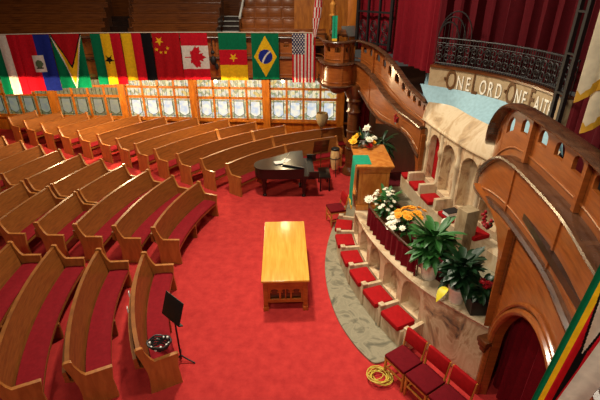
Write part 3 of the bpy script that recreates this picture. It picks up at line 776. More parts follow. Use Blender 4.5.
# ------------------------------------------------------------------ marble platform with seats
PP = Path([(2.1, 11.3), (1.6, 10.3), (1.36, 9.4), (1.32, 8.8), (1.42, 7.95), (1.6, 7.24), (1.88, 6.5), (2.2, 5.9), (2.58, 5.43), (2.93, 5.03)], 10)
ps = 1 if PP.nrm(PP.L/2).x < 0 else -1
def Mpp(x, d, z):
    p = PP.at(x)-PP.nrm(x)*ps*d; p.z = z; return p
PL = thing('marble_platform', 'curved pink marble pulpit platform lined with niche seats beside the red carpet', 'platform', (1.6, 7.5, 0))
cpos = [(1.17, 9.42), (1.15, 8.72), (1.07, 7.98), (1.13, 7.27), (1.31, 6.6), (1.57, 5.98)]
cs = [PP.near(*p) for p in cpos]
hs = [(s-.245, s+.245, .5, .91) for s in cs]
b = NB(); arcade(b, .3, PP.L, .02, 1.22, hs, Mpp, .2, step=.15, n=10); mesh_obj('niche_wall', b, M['marble'], PL)
b = NB(); n = 40
for i in range(n):
    a, e = .3+(PP.L-.3)*i/n, .3+(PP.L-.3)*(i+1)/n
    hexa(b, [Mpp(a, .19, .02), Mpp(e, .19, .02), Mpp(e, .3, .02), Mpp(a, .3, .02)], [Mpp(a, .19, 1.2), Mpp(e, .19, 1.2), Mpp(e, .3, 1.2), Mpp(a, .3, 1.2)])
mesh_obj('niche_back', b, M['marble'], PL)
b = NB(); dd = [.3+(PP.L-.3)*i/50 for i in range(51)]
sweep(b, [PP.at(d) for d in dd], [PP.nrm(d)*ps for d in dd], [(-.32, 1.2), (.03, 1.2), (.05, 1.24), (.03, 1.27), (-.32, 1.27)]); mesh_obj('coping', b, M['marblep'], PL)
b = NB()
poly = [Mpp(d, .2, 0) for d in dd]+[Vector((4.6, 5.1, 0)), Vector((4.6, 11.4, 0))]
hexa(b, [p+Vector((0, 0, .3)) for p in poly], [p+Vector((0, 0, PT)) for p in poly]); mesh_obj('platform_carpet', b, M['maroon'], PL, label='dark maroon carpeted floor of the platform')
b = NB()
for i in range(16):
    t0, t1 = RP.L*i/16, RP.L*(i+1)/16
    hexa(b, [Mr(t0, 0, PT), Mr(t1, 0, PT), Mr(t1, -.75, PT), Mr(t0, -.75, PT)], [Mr(t0, 0, PT+.05), Mr(t1, 0, PT+.05), Mr(t1, -.75, PT+.05), Mr(t0, -.75, PT+.05)])
mesh_obj('marble_tread', b, M['step'], PL)
div = [(a+c)/2 for a, c in zip(cs, cs[1:])]+[cs[-1]+.36, cs[0]-.36]
for s in div:
    b = NB(); p = Mpp(s, -.2, 0); nn = PP.nrm(s)*ps; rz = math.atan2(nn.y, nn.x)
    box(b, (p.x, p.y, .29), (.44, .075, .50), rz, bev=.015); p2_ = Mpp(s, -.37, 0); box(b, (p2_.x, p2_.y, .555), (.11, .12, .05), rz, bev=.02)
    mesh_obj('seat_divider', b, M['marblep'], PL)
for s in cs:
    b = NB(); p = Mpp(s, -.2, 0); nn = PP.nrm(s)*ps; rz = math.atan2(nn.y, nn.x); box(b, (p.x, p.y, .22), (.4, .56, .38), rz, bev=.01); mesh_obj('seat_block', b, M['marblep'], PL)
cl = ['farthest from the camera, below the pulpit', 'second from the far end, below the pulpit', 'third from the far end', 'fourth from the far end', 'second nearest the camera', 'nearest the camera beside the wooden chairs']
for s, l in zip(cs, cl):
    p = Mpp(s, -.25, .46); nn = PP.nrm(s)*ps; b = NB(); box(b, p, (.42, .50, .12), math.atan2(nn.y, nn.x), bev=.04)
    tag(mesh_obj('seat_cushion', b, M['seatred'], origin=(p.x, p.y, .41)), 'red cushion on a marble niche seat, '+l, 'cushion', 'cushions on the marble niche seats')
SP = crom([(1.75, 12.3), (1.35, 11.38), (.87, 9.99), (.62, 8.7), (.59, 7.6), (.73, 6.6), (.97, 5.92), (1.2, 5.52), (1.32, 5.42), (1.46, 5.45)], 6)
poly = [Vector((p.x, p.y, 0)) for p in SP]+[Vector((2.1, 5.85, 0)), Vector((2.0, 7, 0)), Vector((1.7, 8.8, 0)), Vector((2.2, 11.3, 0))]
b = NB(); hexa(b, [p+Vector((0, 0, .001)) for p in poly], [p+Vector((0, 0, .04)) for p in poly]); mesh_obj('base_step', b, M['step'], PL, label='grey green marble base step')
# brass rail with crimson drapery on the platform edge
RD = thing('draped_rail', 'dark rail hung with gathered crimson drapery along the platform edge', 'railing', (1.75, 7.3, 1.27))
a0, a1 = PP.near(1.42, 8.1), PP.near(2.02, 6.25)
b = NB(); L = a1-a0; drape(b, lambda d: (Mpp(a0+d, .07, 0), PP.nrm(a0+d)*ps), L, 1.70, 1.28, .03, 5.2); mesh_obj('drapery', b, M['curtain'], RD)
b = NB(); tube(b, [Mpp(a0+L*i/20, .09, 1.73) for i in range(21)], .024, 8); mesh_obj('rail', b, M['rail'], RD)
for i in range(4):
    b = NB(); p = Mpp(a0+L*i/3, .1, 1.27); tube(b, [p, p+Vector((0, 0, .46))], .015, 8); mesh_obj('post', b, M['rail'], RD)

# ------------------------------------------------------------------ pulpit
PU = thing('pulpit', 'broad golden oak pulpit with moulded top standing on the marble platform', 'pulpit', (1.66, 9.4, PT+.02))
b = NB(); box(b, (0, 0, 1.1), (.82, 1.42, .045), bev=.01); mesh_obj('top', b, M['pulpit'], PU, True)
b = NB(); box(b, (0, 0, 1.055), (.76, 1.36, .05), bev=.012); box(b, (0, 0, .99), (.70, 1.28, .09), bev=.012); mesh_obj('cornice', b, M['pulpit'], PU, True)
b = NB(); box(b, (0, 0, .48), (.64, 1.2, .96)); mesh_obj('body', b, M['pulpit'], PU, True)
for y in (-.58, .58):
    for x in (-.31, .31):
        b = NB(); box(b, (x, y, .48), (.06, .07, .95), bev=.01); mesh_obj('corner_post', b, M['pulpit'], PU, True)
b = NB(); box(b, (0, 0, .06), (.74, 1.32, .12), bev=.015); mesh_obj('plinth', b, M['pulpit'], PU, True)
b = NB(); arcade(b, -.26, .26, .16, .9, [(-.2, .2, .22, .6)], lambda x, d, z: Vector((x, -.612-.0+d, z)), .03); mesh_obj('end_panel', b, M['pulpit'], PU, True)
# green parament
GP = thing('pulpit_cloth', 'green cloth with gold fringe draped over the front of the pulpit', 'cloth', (1.25, 9.05, 2.42))
b = NB(); w = .34
def clothrow(y): return [(.34, y, .002+PT+1.145), (.0, y, PT+1.147), (-.02, y, PT+1.13), (-.03, y, PT+.9), (-.045, y, PT+.5), (-.05, y, PT+.1)]
pr = None
for i in range(9):
    y = 8.8+w*2*i/8*.85; row = [(1.245+x-(.02*math.sin(i*1.3) if z < 2.3 else 0), y, z) for x, _, z in clothrow(y)]
    for off in (0,):
        rv = [b.verts.new(q) for q in row]
    if pr:
        for k in range(5): b.faces.new((pr[k], pr[k+1], rv[k+1], rv[k]))
    pr = rv
bmesh.ops.solidify(b, geom=b.faces[:], thickness=.006); mesh_obj('cloth', b, M['green'], GP, sharp=80)
b = NB(); box(b, (1.19, 9.09, PT+.07), (.02, .6, .09)); mesh_obj('fringe', b, M['gold'], GP, label='gold fringe')

# ------------------------------------------------------------------ plants and flowers
def pot(bm, r, h, z=0, taper=.75): lathe(bm, [(r*taper*.5, z), (r*taper, z+.005), (r*.97, z+h*.88), (r*1.06, z+h*.9), (r*1.06, z+h), (r*.92, z+h), (r*.88, z+h*.9), (.01, z+h*.88)], (0, 0, 0), 20)
def bloom(bm, c, r, petals=9, tilt=(0, 0, 1), mi=0):
    n = Vector(tilt).normalized(); x = n.cross(Vector((.3, .9, .1))).normalized(); y = n.cross(x); c = Vector(c)
    for ring, (rr, hh, k) in enumerate(((1, .15, petals), (.65, .35, petals-1))):
        for i in range(k):
            a = 2*PI*i/k+ring*.4; d = x*math.cos(a)+y*math.sin(a); s = x*-math.sin(a)+y*math.cos(a); wdt = r*.36*rr
            vs = [bm.verts.new(q) for q in (c, c+d*r*.55*rr+s*wdt+n*r*hh*.6, c+d*r*rr+n*r*hh, c+d*r*.55*rr-s*wdt+n*r*hh*.6)]
            bm.faces.new(vs).material_index = mi
    ball(bm, c+n*r*.2, r*.3, 6, mi=mi)
def foliage(bm, n, h0, h1, L0, L1, W, droop=.45, spread=.06):
    for i in range(n):
        a = random.random()*2*PI; z = random.uniform(h0, h1); f = (z-h0)/max(h1-h0, .01)
        Ln = random.uniform(L0, L1); leaf(bm, (spread*math.cos(a), spread*math.sin(a), z), (math.cos(a), math.sin(a), 0), random.uniform(-.1, 1.0)*(.4+f), Ln, W*random.uniform(.7, 1.15), droop*random.uniform(.4, 1.5))
def stems(bm, n, z0, z1, sp):
    for i in range(n):
        a = random.random()*2*PI; s = sp*random.random(); tube(bm, [(0, 0, z0), (s*.5*math.cos(a), s*.5*math.sin(a), (z0+z1)/2), (s*math.cos(a), s*math.sin(a), z1)], .006, 4)
# peace lily in white pot
P1 = thing('potted_plant', 'large leafy green plant in white pot on the marble ledge', 'plant', (2.3, 6.25, 1.27))
b = NB(); pot(b, .17, .33); mesh_obj('pot', b, M['white'], P1, True)
b = NB(); foliage(b, 150, .48, .9, .26, .54, .068, .34); mesh_obj('foliage', b, M['leaf'], P1, True, sharp=80)
b = NB(); stems(b, 24, .25, .75, .12); mesh_obj('stems', b, M['leaf'], P1, True)
for d, z in (((.25, .3), .95), ((.42, .1), .8)):
    b = NB(); leaf(b, (d[0]*.6, d[1]*.6, z), (d[0], d[1], 0), .9, .16, .035, .3); mesh_obj('white_bloom', b, M['cream'], P1, True)
P2 = thing('potted_plant', 'leafy green plant with one yellow leaf in white pot nearest the wooden wall', 'plant', (2.58, 5.6, 1.27))
b = NB(); pot(b, .15, .3); mesh_obj('pot', b, M['white'], P2, True)
b = NB(); foliage(b, 120, .4, .8, .2, .42, .062, .36); mesh_obj('foliage', b, M['leafd'], P2, True, sharp=80)
b = NB(); stems(b, 20, .22, .68, .1); mesh_obj('stems', b, M['leafd'], P2, True)
b = NB(); leaf(b, (-.26, -.2, .42), (-.8, -.5, 0), .2, .26, .07, .9); mesh_obj('yellow_leaf', b, M['leafy'], P2, True, label='yellow leaf')
P3 = thing('potted_plant', 'red flowering plant in black square planter at the near end of the ledge', 'plant', (2.82, 5.36, 1.27))
b = NB(); hexa(b, [(-.12, -.12, 0), (.12, -.12, 0), (.12, .12, 0), (-.12, .12, 0)], [(-.16, -.16, .3), (.16, -.16, .3), (.16, .16, .3), (-.16, .16, .3)]); mesh_obj('pot', b, M['blackm'], P3, True)
b = NB(); foliage(b, 60, .3, .55, .14, .28, .045, .4); mesh_obj('foliage', b, M['leafd'], P3, True, sharp=80)
for i in range(9):
    a = random.random()*2*PI; rr = random.uniform(.03, .18); b = NB(); bloom(b, (rr*math.cos(a), rr*math.sin(a), random.uniform(.5, .68)), .055, 7); mesh_obj('red_bloom', b, M['redb'], P3, True)
P4 = thing('flower_arrangement', 'orange and white chrysanthemums massed in a basket behind the draped rail', 'flowers', (2.1, 7.38, 1.27))
b = NB(); pot(b, .17, .26); mesh_obj('basket', b, M['galdark'], P4, True)
b = NB(); foliage(b, 50, .26, .5, .15, .3, .035, .4); mesh_obj('foliage', b, M['leaf'], P4, True, sharp=80)
for i in range(24):
    a = random.random()*2*PI; rr = .3*math.sqrt(random.random()); b = NB(); bloom(b, (rr*math.cos(a)+.1, rr*math.sin(a), .74-.8*rr*rr), .085, 10, (math.cos(a)*rr*2, math.sin(a)*rr*2, 1)); mesh_obj('orange_bloom', b, M['orange'], P4, True)
for i in range(18):
    a = random.uniform(1.6, 4.6); rr = random.uniform(.2, .4); b = NB(); bloom(b, (rr*math.cos(a)-.04, rr*math.sin(a)+.03, .74-.7*rr), .07, 8, (math.cos(a)*.5, math.sin(a)*.5, 1)); mesh_obj('white_bloom', b, M['cream'], P4, True)
P5 = thing('flower_arrangement', 'white lilies with dark leaves beside the pulpit behind the draped rail', 'flowers', (1.8, 8.0, 1.27))
b = NB(); pot(b, .14, .22); mesh_obj('pot', b, M['galdark'], P5, True)
b = NB(); foliage(b, 90, .22, .75, .16, .34, .04, .4); mesh_obj('foliage', b, M['leaf'], P5, True, sharp=80)
b = NB(); stems(b, 14, .2, .7, .2); mesh_obj('stems', b, M['leaf'], P5, True)
for i in range(38):
    a = random.random()*2*PI; rr = .3*math.sqrt(random.random()); b = NB(); bloom(b, (rr*math.cos(a), rr*math.sin(a), .98-.9*rr+random.uniform(-.25, .05)), .05, 6, (math.cos(a)*rr*2, math.sin(a)*rr*2, 1)); mesh_obj('lily_bloom', b, M['cream'], P5, True)
P6 = thing('flower_arrangement', 'yellow and peach flowers with dark leaves on the far corner of the pulpit', 'flowers', (1.55, 9.95, PT+1.14))
b = NB(); lathe(b, [(.07, 0), (.1, .02), (.12, .1), (.1, .14), (.02, .14)], (0, 0, 0), 14); mesh_obj('vase', b, M['grey'], P6, True)
b = NB(); foliage(b, 30, .1, .2, .15, .32, .03, .3); mesh_obj('foliage', b, M['leafd'], P6, True, sharp=80)
for (x, y, z, r, m) in [(-.26, -.08, .16, .11, 'yellow'), (-.2, .1, .2, .1, 'yellow'), (-.12, .15, .26, .08, 'yellow'), (-.3, .1, .12, .08, 'orange'), (.12, -.05, .2, .11, 'cream'), (.22, .0, .12, .1, 'orange'), (.1, -.18, .1, .1, 'seatred'), (.26, .1, .2, .09, 'cream')]:
    b = NB(); bloom(b, (x, y, z), r, 9, (x, y-.3, .8)); mesh_obj('bloom', b, M[m], P6, True)
P7 = thing('potted_plant', 'tall dark fern like plant with a white lily behind the pulpit', 'plant', (2.15, 10.75, 1.26))
b = NB(); lathe(b, [(.16, 0), (.16, .04), (.05, .08), (.04, .25), (.14, .3), (.14, .34)], (0, 0, 0), 14); mesh_obj('stand', b, M['galdark'], P7, True)
b = NB(); pot(b, .17, .26, .34); mesh_obj('pot', b, M['blackm'], P7, True)
b = NB(); foliage(b, 60, .6, 1.05, .25, .5, .05, .5); mesh_obj('foliage', b, M['leafd'], P7, True, sharp=80)
b = NB(); leaf(b, (-.3, .0, 1.25), (-1, .1, 0), .35, .28, .06, .3); bloom(b, (-.42, 0, 1.35), .12, 6, (-.6, -.5, .8)); mesh_obj('white_lily', b, M['cream'], P7, True)
def swag(label, c, s):
    t = thing('berry_swag', label, 'wreath', c); b = NB(); pts = []
    for i in range(26):
        a = PI*(1.05+.9*i/25); p = Vector((.02*math.sin(i*2.1), .13*s*math.cos(a), .2*s+.2*s*math.sin(a))); ball(b, p+Vector((-.03, random.uniform(-.02, .02), random.uniform(-.02, .02))), .028, 6)
        pts.append(p)
    mesh_obj('berries', b, M['redb'], t, True)
    b = NB(); tube(b, pts, .012, 5)
    for i in range(10): p = pts[i*2]; leaf(b, p, (-.5, random.uniform(-1, 1), 0), random.uniform(-.4, .6), .08, .02)
    mesh_obj('greenery', b, M['leafd'], t, True); return t
swag('small red berry swag on the far swooping balcony panel', (2.6, 11.25, 2.62), 1.0)
swag('small red berry swag on the near balcony wall above the plants', (2.9, 5.75, 2.62), 1.0)
P8 = thing('flower', 'single white bloom beside the pulpit base, left of the lilies', 'flowers', (1.52, 8.45, 1.27))
b = NB(); tube(b, [(0, 0, 0), (.01, 0, .25), (0, 0, .42)], .01, 6); mesh_obj('stem', b, M['leaf'], P8, True)
b = NB(); bloom(b, (0, 0, .44), .11, 10, (-.3, -.5, .8)); mesh_obj('bloom', b, M['cream'], P8, True)

# ------------------------------------------------------------------ wooden chairs with red upholstery
def chair(label, loc, rz, group='red upholstered wooden chairs'):
    # local: faces -y, back at +y
    t = thing('wooden_chair', label, 'chair', loc, rz, group)
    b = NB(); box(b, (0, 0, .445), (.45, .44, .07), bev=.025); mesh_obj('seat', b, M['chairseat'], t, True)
    b = NB(); box(b, (0, 0, .395), (.44, .43, .035)); mesh_obj('seat_frame', b, M['chairwood'], t, True)
    b = NB(); box(b, (0, .235, .72), (.41, .07, .27), bev=.03, rx=-.12); mesh_obj('backrest', b, M['seatred'], t, True)
    for sx in (-1, 1):
        b = NB(); box(b, (sx*.2, -.19, .2), (.038, .038, .4), bev=.006); mesh_obj('leg', b, M['chairwood'], t, True)
        b = NB(); tube(b, [(sx*.2, .2, 0), (sx*.2, .19, .42), (sx*.2, .255, .84)], .02, 8); mesh_obj('leg', b, M['chairwood'], t, True)
        b = NB(); box(b, (sx*.2, 0, .16), (.025, .38, .025)); mesh_obj('stretcher', b, M['chairwood'], t, True)
    b = NB(); box(b, (0, -.19, .22), (.4, .025, .025)); mesh_obj('stretcher', b, M['chairwood'], t, True)
    return t
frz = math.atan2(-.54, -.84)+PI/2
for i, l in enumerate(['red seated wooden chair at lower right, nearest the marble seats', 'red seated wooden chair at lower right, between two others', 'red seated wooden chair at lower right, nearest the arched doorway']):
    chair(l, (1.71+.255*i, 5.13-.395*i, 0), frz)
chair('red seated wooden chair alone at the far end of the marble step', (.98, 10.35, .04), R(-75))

# yellow cable coil
b = NB(); pts = []
for i in range(150):
    a = i/150*2*PI*8; r = .16+.05*math.sin(i*.37)+.03*math.cos(a*.3); pts.append((1.33+r*math.cos(a)+.03*math.sin(i*.11), 5.12+r*.9*math.sin(a), .012+i*.0007+.01*abs(math.sin(i*.7))))
tag(mesh_obj('cable_coil', b if not tube(b, pts, .009, 6) else b, M['cable'], origin=(1.33, 5.12, 0)), 'coiled yellow cable on the carpet beside the wooden chairs', 'cable')

# ------------------------------------------------------------------ piano group
PN = thing('grand_piano', 'black grand piano with closed lid in front of the far pews', 'piano', (-.4, 12.6, 0), R(2))
out = [(.78, -.74), (.78, .76), (.42, .76), (.05, .68), (-.25, .42), (-.55, .22), (-.82, .06), (-.97, -.15), (-1.0, -.4), (-.9, -.62), (-.72, -.72), (-.4, -.74)]
sm = [(p.x, p.y) for p in crom([(*q, 0) for q in out[2:]]+[(.2, -.74, 0)], 4)]
ol = [(.5, -.74), (.5, .76)]+sm
b = NB(); hexa(b, [Vector((x, y, .66)) for x, y in ol], [Vector((x, y, .95)) for x, y in ol]); mesh_obj('case', b, M['black'], PN, True)
b = NB(); hexa(b, [Vector((x*1.02, y*1.02, .955)) for x, y in ol], [Vector((x*1.02, y*1.02, .985)) for x, y in ol]); mesh_obj('lid', b, M['black'], PN, True)
b = NB(); hexa(b, [Vector(p) for p in ((-.15, -.45, .99), (.5, -.74, .99), (.5, .76, .99), (.1, .66, .99))], [Vector(p) for p in ((-.15, -.45, 1.02), (.5, -.74, 1.02), (.5, .76, 1.02), (.1, .66, 1.02))]); mesh_obj('front_flap', b, M['black'], PN, True)
b = NB(); tube(b, [(-.15, -.45+.0, 1.03), (.5, -.74, 1.03)], .012, 6); tube(b, [(-.15, -.45, 1.03), (.1, .66, 1.03)], .008, 6); mesh_obj('lid_edge', b, M['grey'], PN, True, label='pale lid edge')
b = NB(); box(b, (.66, 0, .70), (.34, 1.5, .1)); box(b, (.8, -.72, .78), (.3, .06, .22)); box(b, (.8, .73, .78), (.3, .06, .22)); mesh_obj('key_bed', b, M['black'], PN, True)
b = NB(); box(b, (.7, 0, .765), (.16, 1.36, .03)); mesh_obj('fallboard', b, M['black'], PN, True)
for x, y in ((-.72, -.5), (.5, -.58), (.5, .6)):
    b = NB(); lathe(b, [(.06, 0), (.07, .04), (.045, .08), (.05, .2), (.085, .35), (.06, .45), (.09, .55), (.1, .66)], (x, y, 0), 14); mesh_obj('leg', b, M['black'], PN, True)
b = NB(); box(b, (.42, 0, .12), (.12, .3, .05))
for y in (-.08, .08): tube(b, [(.42, y, .12), (.4, y*1.5, .66)], .018, 6)
mesh_obj('pedal_lyre', b, M['black'], PN, True)
o = NB(); box(o, (-.62, 12.35, 1.012), (.34, .22, .012), .3); box(o, (-.45, 12.5, 1.016), (.22, .3, .012), -.5)
tag(mesh_obj('sheet_music', o, M['paper'], origin=(-.6, 12.4, 1.008)), 'loose white sheets of music on the piano lid', 'paper')
BN = thing('piano_bench', 'black piano bench at the keyboard end of the piano', 'bench', (.78, 12.75, 0), R(2))
b = NB(); box(b, (0, 0, .48), (.36, .8, .08), bev=.02); mesh_obj('seat', b, M['black'], BN, True)
for x in (-.14, .14):
    for y in (-.35, .35):
        b = NB(); box(b, (x, y, .22), (.045, .045, .44)); mesh_obj('leg', b, M['black'], BN, True)
def music_stand(label, loc, rz, h=1.1, dw=.5, dh=.36, m='blackm', tilt=-.3):
    t = thing('music_stand', label, 'music stand', loc, rz)
    b = NB(); tube(b, [(0, 0, .05), (0, 0, h)], .016, 8); mesh_obj('pole', b, M[m], t, True)
    for i in range(3):
        a = 2*PI*i/3+.5; b = NB(); tube(b, [(0, 0, .14), (.14*math.cos(a), .14*math.sin(a), .06), (.26*math.cos(a), .26*math.sin(a), .012)], .014, 6); mesh_obj('foot', b, M[m], t, True)
    b = NB(); box(b, (0, 0, h+dh/2-.08), (dw, .015, dh), rx=tilt, bev=.004); box(b, (0, -.03, h-.08), (dw, .07, .015), rx=tilt); mesh_obj('desk', b, M[m], t, True)
    return t
music_stand('black music stand beside the front pew at lower left', (-2.1, 5.5, 0), R(-42), 1.06, .5, .42, tilt=-.35)
music_stand('dark music stand behind the piano bench before the wainscot', (.72, 13.9, 0), R(200), .8, .56, .5, 'galdark')
CG = thing('conga_drum', 'pale wooden conga drum on a black stand near the pulpit', 'drum', (1.2, 13.75, 0), 0)
b = NB(); lathe(b, [(.1, .2), (.12, .3), (.165, .55), (.16, .75), (.13, .93), (.125, .95)], (0, 0, 0), 20); mesh_obj('shell', b, M['drum'], CG, True)
b = NB(); lathe(b, [(.14, .9), (.145, .92), (.145, .95), (.125, .97), (.01, .97)], (0, 0, 0), 20); mesh_obj('head', b, M['blackm'], CG, True)
for i in range(3):
    a = 2*PI*i/3+.6; b = NB(); tube(b, [(.24*math.cos(a), .24*math.sin(a), 0), (.17*math.cos(a), .17*math.sin(a), .4), (.17*math.cos(a), .17*math.sin(a), .7)], .013, 6); mesh_obj('leg', b, M['blackm'], CG, True)
b = NB(); tube(b, [(.175*math.cos(2*PI*i/16), .175*math.sin(2*PI*i/16), .62) for i in range(16)], .012, 6, closed=True); mesh_obj('hoop', b, M['blackm'], CG, True)
LT = thing('floor_lamp', 'pale tulip shaped shade on a thin stand before the window', 'lamp', (.82, 15.6, 0))
b = NB(); lathe(b, [(.16, 0), (.16, .02), (.03, .05)], (0, 0, 0), 14); mesh_obj('base', b, M['rail'], LT, True)
b = NB(); tube(b, [(0, 0, .03), (0, 0, 1.12)], .014, 8); mesh_obj('pole', b, M['rail'], LT, True)
b = NB(); lathe(b, [(.02, 1.1), (.1, 1.16), (.19, 1.3), (.24, 1.5), (.2, 1.66), (.19, 1.66), (.22, 1.5), (.17, 1.32), (.02, 1.18)], (0, 0, 0), 18); mesh_obj('shade', b, M['shade'], LT, True)

# coil on the near pew arm
b = NB()
q = polar(6.66-.33, ang((-2.54, 4.8), C1)-.025, .70, C1)
for i in range(5):
    pts = [q+Vector(((.1+.018*i)*math.cos(2*PI*k/18)*1.1, (.08+.016*i)*math.sin(2*PI*k/18), .012+.03*i+.015*math.sin(k*1.7+i))) for k in range(18)]
    tube(b, pts, .016, 6, closed=True, mi=0)
for i in range(14):
    a = i*1.9; ball(b, q+Vector((.15*math.cos(a), .13*math.sin(a), .06+.012*(i % 8))), .022, 6, mi=1)
tag(mesh_obj('coiled_cord', b, [M['blackm'], M['paper']], origin=(q.x, q.y, .69)), 'black coiled cord with white flecks on the front pew arm by the music stand', 'cord')
for i, z in enumerate((0, 1)):
    a = ang((-2.95, 6.3-.45*i), C1); p = polar(6.66+.095, a, .88, C1); b = NB(); box(b, p, (.012, .07, .1), a)
    tag(mesh_obj('paper_card', b, M['paper'], origin=p), 'white paper card in the rack behind the front pew', 'card', 'cards in the pew rack')

# ------------------------------------------------------------------ upper gallery seating
def band(name, label, x0, x1, y, zt, group, panels=0, m='upper', cat='bench'):
    t = thing(name, label, cat, ((x0+x1)/2, y, zt-.85), 0, group)
    L = x1-x0
    b = NB(); box(b, ((x0+x1)/2, y, zt-.42), (L, .05, .84), rx=0); mesh_obj('backrest', b, M[m], t)
    b = NB(); box(b, ((x0+x1)/2, y, zt+.0), (L+.03, .09, .035), bev=.01); mesh_obj('top_rail', b, M[m], t)
    b = NB(); box(b, ((x0+x1)/2, y-.24, zt-.45), (L, .44, .05)); mesh_obj('seat', b, M[m], t)
    for e in (x0, x1):
        b = NB(); box(b, (e, y-.2, zt-.5), (.05, .5, .7)); mesh_obj('end_panel', b, M['galdark'], t)
    if panels:
        for i in range(panels):
            c = x0+L*(i+.5)/panels; b = NB(); box(b, (c, y-.04, zt-.2), (L/panels-.06, .06, .32), bev=.025); mesh_obj('back_pad', b, M[m], t)
    return t
def ux(u, y, z): return (u-300)/430*(y*.891+(6-z)*.454)
bl = [('left', -90, 103), ('middle', 132, 216)]
for nm, x0, x1 in bl:
    for k in range(5):
        y = 16.0+.85*k; z = [4.41, 4.65, 4.92, 5.23, 5.52][k]
        band('gallery_pew', '%s dark wood gallery bench above the flags, %s block' % (['frontmost', 'second', 'third', 'fourth', 'topmost'][k], nm), ux(x0, y, z), ux(x1+1.5*k, y, z), y, z, 'gallery benches, %s block' % nm)
for k in range(4):
    band('gallery_pew', '%s padded wood gallery bench right of the far staircase, above the Brazil coloured flag' % ['frontmost', 'second', 'third', 'topmost'][k], ux(241, 16+.85*k, 4.5+.3*k), .9, 16.0+.85*k, [4.5, 4.8, 5.12, 5.42][k], 'padded gallery benches', 6, 'gal')
def stairs(label, x0, x1, white=False):
    t = thing('gallery_stairs', label, 'stairs', ((x0+x1-600)/60, 17.5, 3.3))
    for k in range(9):
        y = 15.9+.42*k; z = 3.5+.15*k; xa, xb = ux(x0+k*.5, y, z), ux(x1+k*.5, y, z); b = NB(); box(b, ((xa+xb)/2, y, (z+3.29)/2), (xb-xa, .42, z-3.29)); st_ = mesh_obj('step', b, M['darkwall'], t)
        if white: b = NB(); box(b, ((xa+xb)/2, y-.2, z+.012), (xb-xa-.02, .05, .024)); mesh_obj('nosing', b, M['chalk'], st_)
    return t
stairs('dark gallery staircase above the Ghana coloured flag', 108, 128)
stairs('gallery staircase with pale step edges right of the maple leaf flag', 220.5, 237, True)
RB = thing('stair_rail', 'pale painted handrail beside the gallery staircase with pale step edges', 'handrail', (-2.1, 16, 3.4))
b = NB(); tube(b, [(-2.1, 16.2, 4.85), (-2.05, 18.0, 5.75)], .04, 8); mesh_obj('rail', b, M['chalk'], RB)
for y, z in ((16.25, 4.88), (17.8, 5.62)):
    b = NB(); tube(b, [(-2.1, y, 3.7), (-2.1, y, z)], .035, 8); mesh_obj('post', b, M['galdark'], RB)
b = NB(); box(b, (-1.6, 15.3, 4.42), (5, .06, .06)); 
for x in range(6): box(b, (-3.9+x*.95, 15.3, 3.85), (.05, .05, 1.2))
tag(mesh_obj('aisle_rail', b, M['galdark'], origin=(-1.6, 15.3, 3.3)), 'dark wood rail behind the balcony front between the flags', 'handrail')
# wall and pillar behind the bay
b = NB(); box(b, (.75, 16.4, 5.2), (1.9, .12, 3.9)); struct('wall_gallery_panel', b, M['win'])
K2 = thing('square_pillar', 'light oak square pillar left of the black iron grille', 'pillar', (1.62, 14.6, 3.3))
b = NB(); box(b, (1.62, 14.6, 5.0), (.3, .3, 3.4), bev=.02); mesh_obj('shaft', b, M['win'], K2)
b = NB(); box(b, (1.62, 14.6, 3.45), (.38, .38, .3), bev=.02); mesh_obj('base', b, M['win'], K2)
# bay reading desk with green hanging
D = thing('reading_desk', 'small dark reading desk on the balcony bay behind the rail', 'lectern', (1.15, 13.95, 3.3))
b = NB(); box(b, (1.15, 13.95, 4.6), (.5, .4, .05), rx=.25); mesh_obj('desk_top', b, M['galdark'], D)
b = NB(); tube(b, [(1.15, 13.95, 3.3), (1.15, 13.95, 4.6)], .04, 8); mesh_obj('post', b, M['galdark'], D)
b = NB(); box(b, (1.15, 13.95, 3.33), (.4, .4, .06)); mesh_obj('base', b, M['galdark'], D)
music_stand('grey metal music stand on the balcony bay behind the green banner', (1.5, 14.2, 3.3), R(20), 1.25, .45, .3, 'grey')
GB = thing('green_banner', 'narrow green banner with gold tip standing on the balcony bay', 'banner', (1.02, 13.62, 3.3))
b = NB(); tube(b, [(1.02, 13.62, 3.3), (1.02, 13.62, 5.25)], .018, 8); mesh_obj('pole', b, M['brass'], GB)
b = NB(); drape(b, lambda d: (Vector((.95+d, 13.58, 0)), Vector((0, -1, 0))), .15, 5.1, 4.45, .012, 8); mesh_obj('cloth', b, M['green'], GB)
b = NB(); box(b, (1.025, 13.575, 4.42), (.15, .03, .1)); mesh_obj('fringe', b, M['gold'], GB)
FG = thing('gilt_ornament', 'gilt figure like ornament on a shelf behind the balcony bay', 'ornament', (1.0, 14.3, 5.05))
b = NB(); lathe(b, [(.12, 0), (.12, .03), (.05, .06), (.08, .2), (.1, .32), (.04, .4), (.07, .47), (.06, .54), (.01, .58)], (0, 0, 0), 14); mesh_obj('body', b, M['skin'], FG, True)
b = NB(); tube(b, [(0, 0, -1.75), (0, 0, 0)], .03, 8); mesh_obj('pedestal', b, M['galdark'], FG, True)

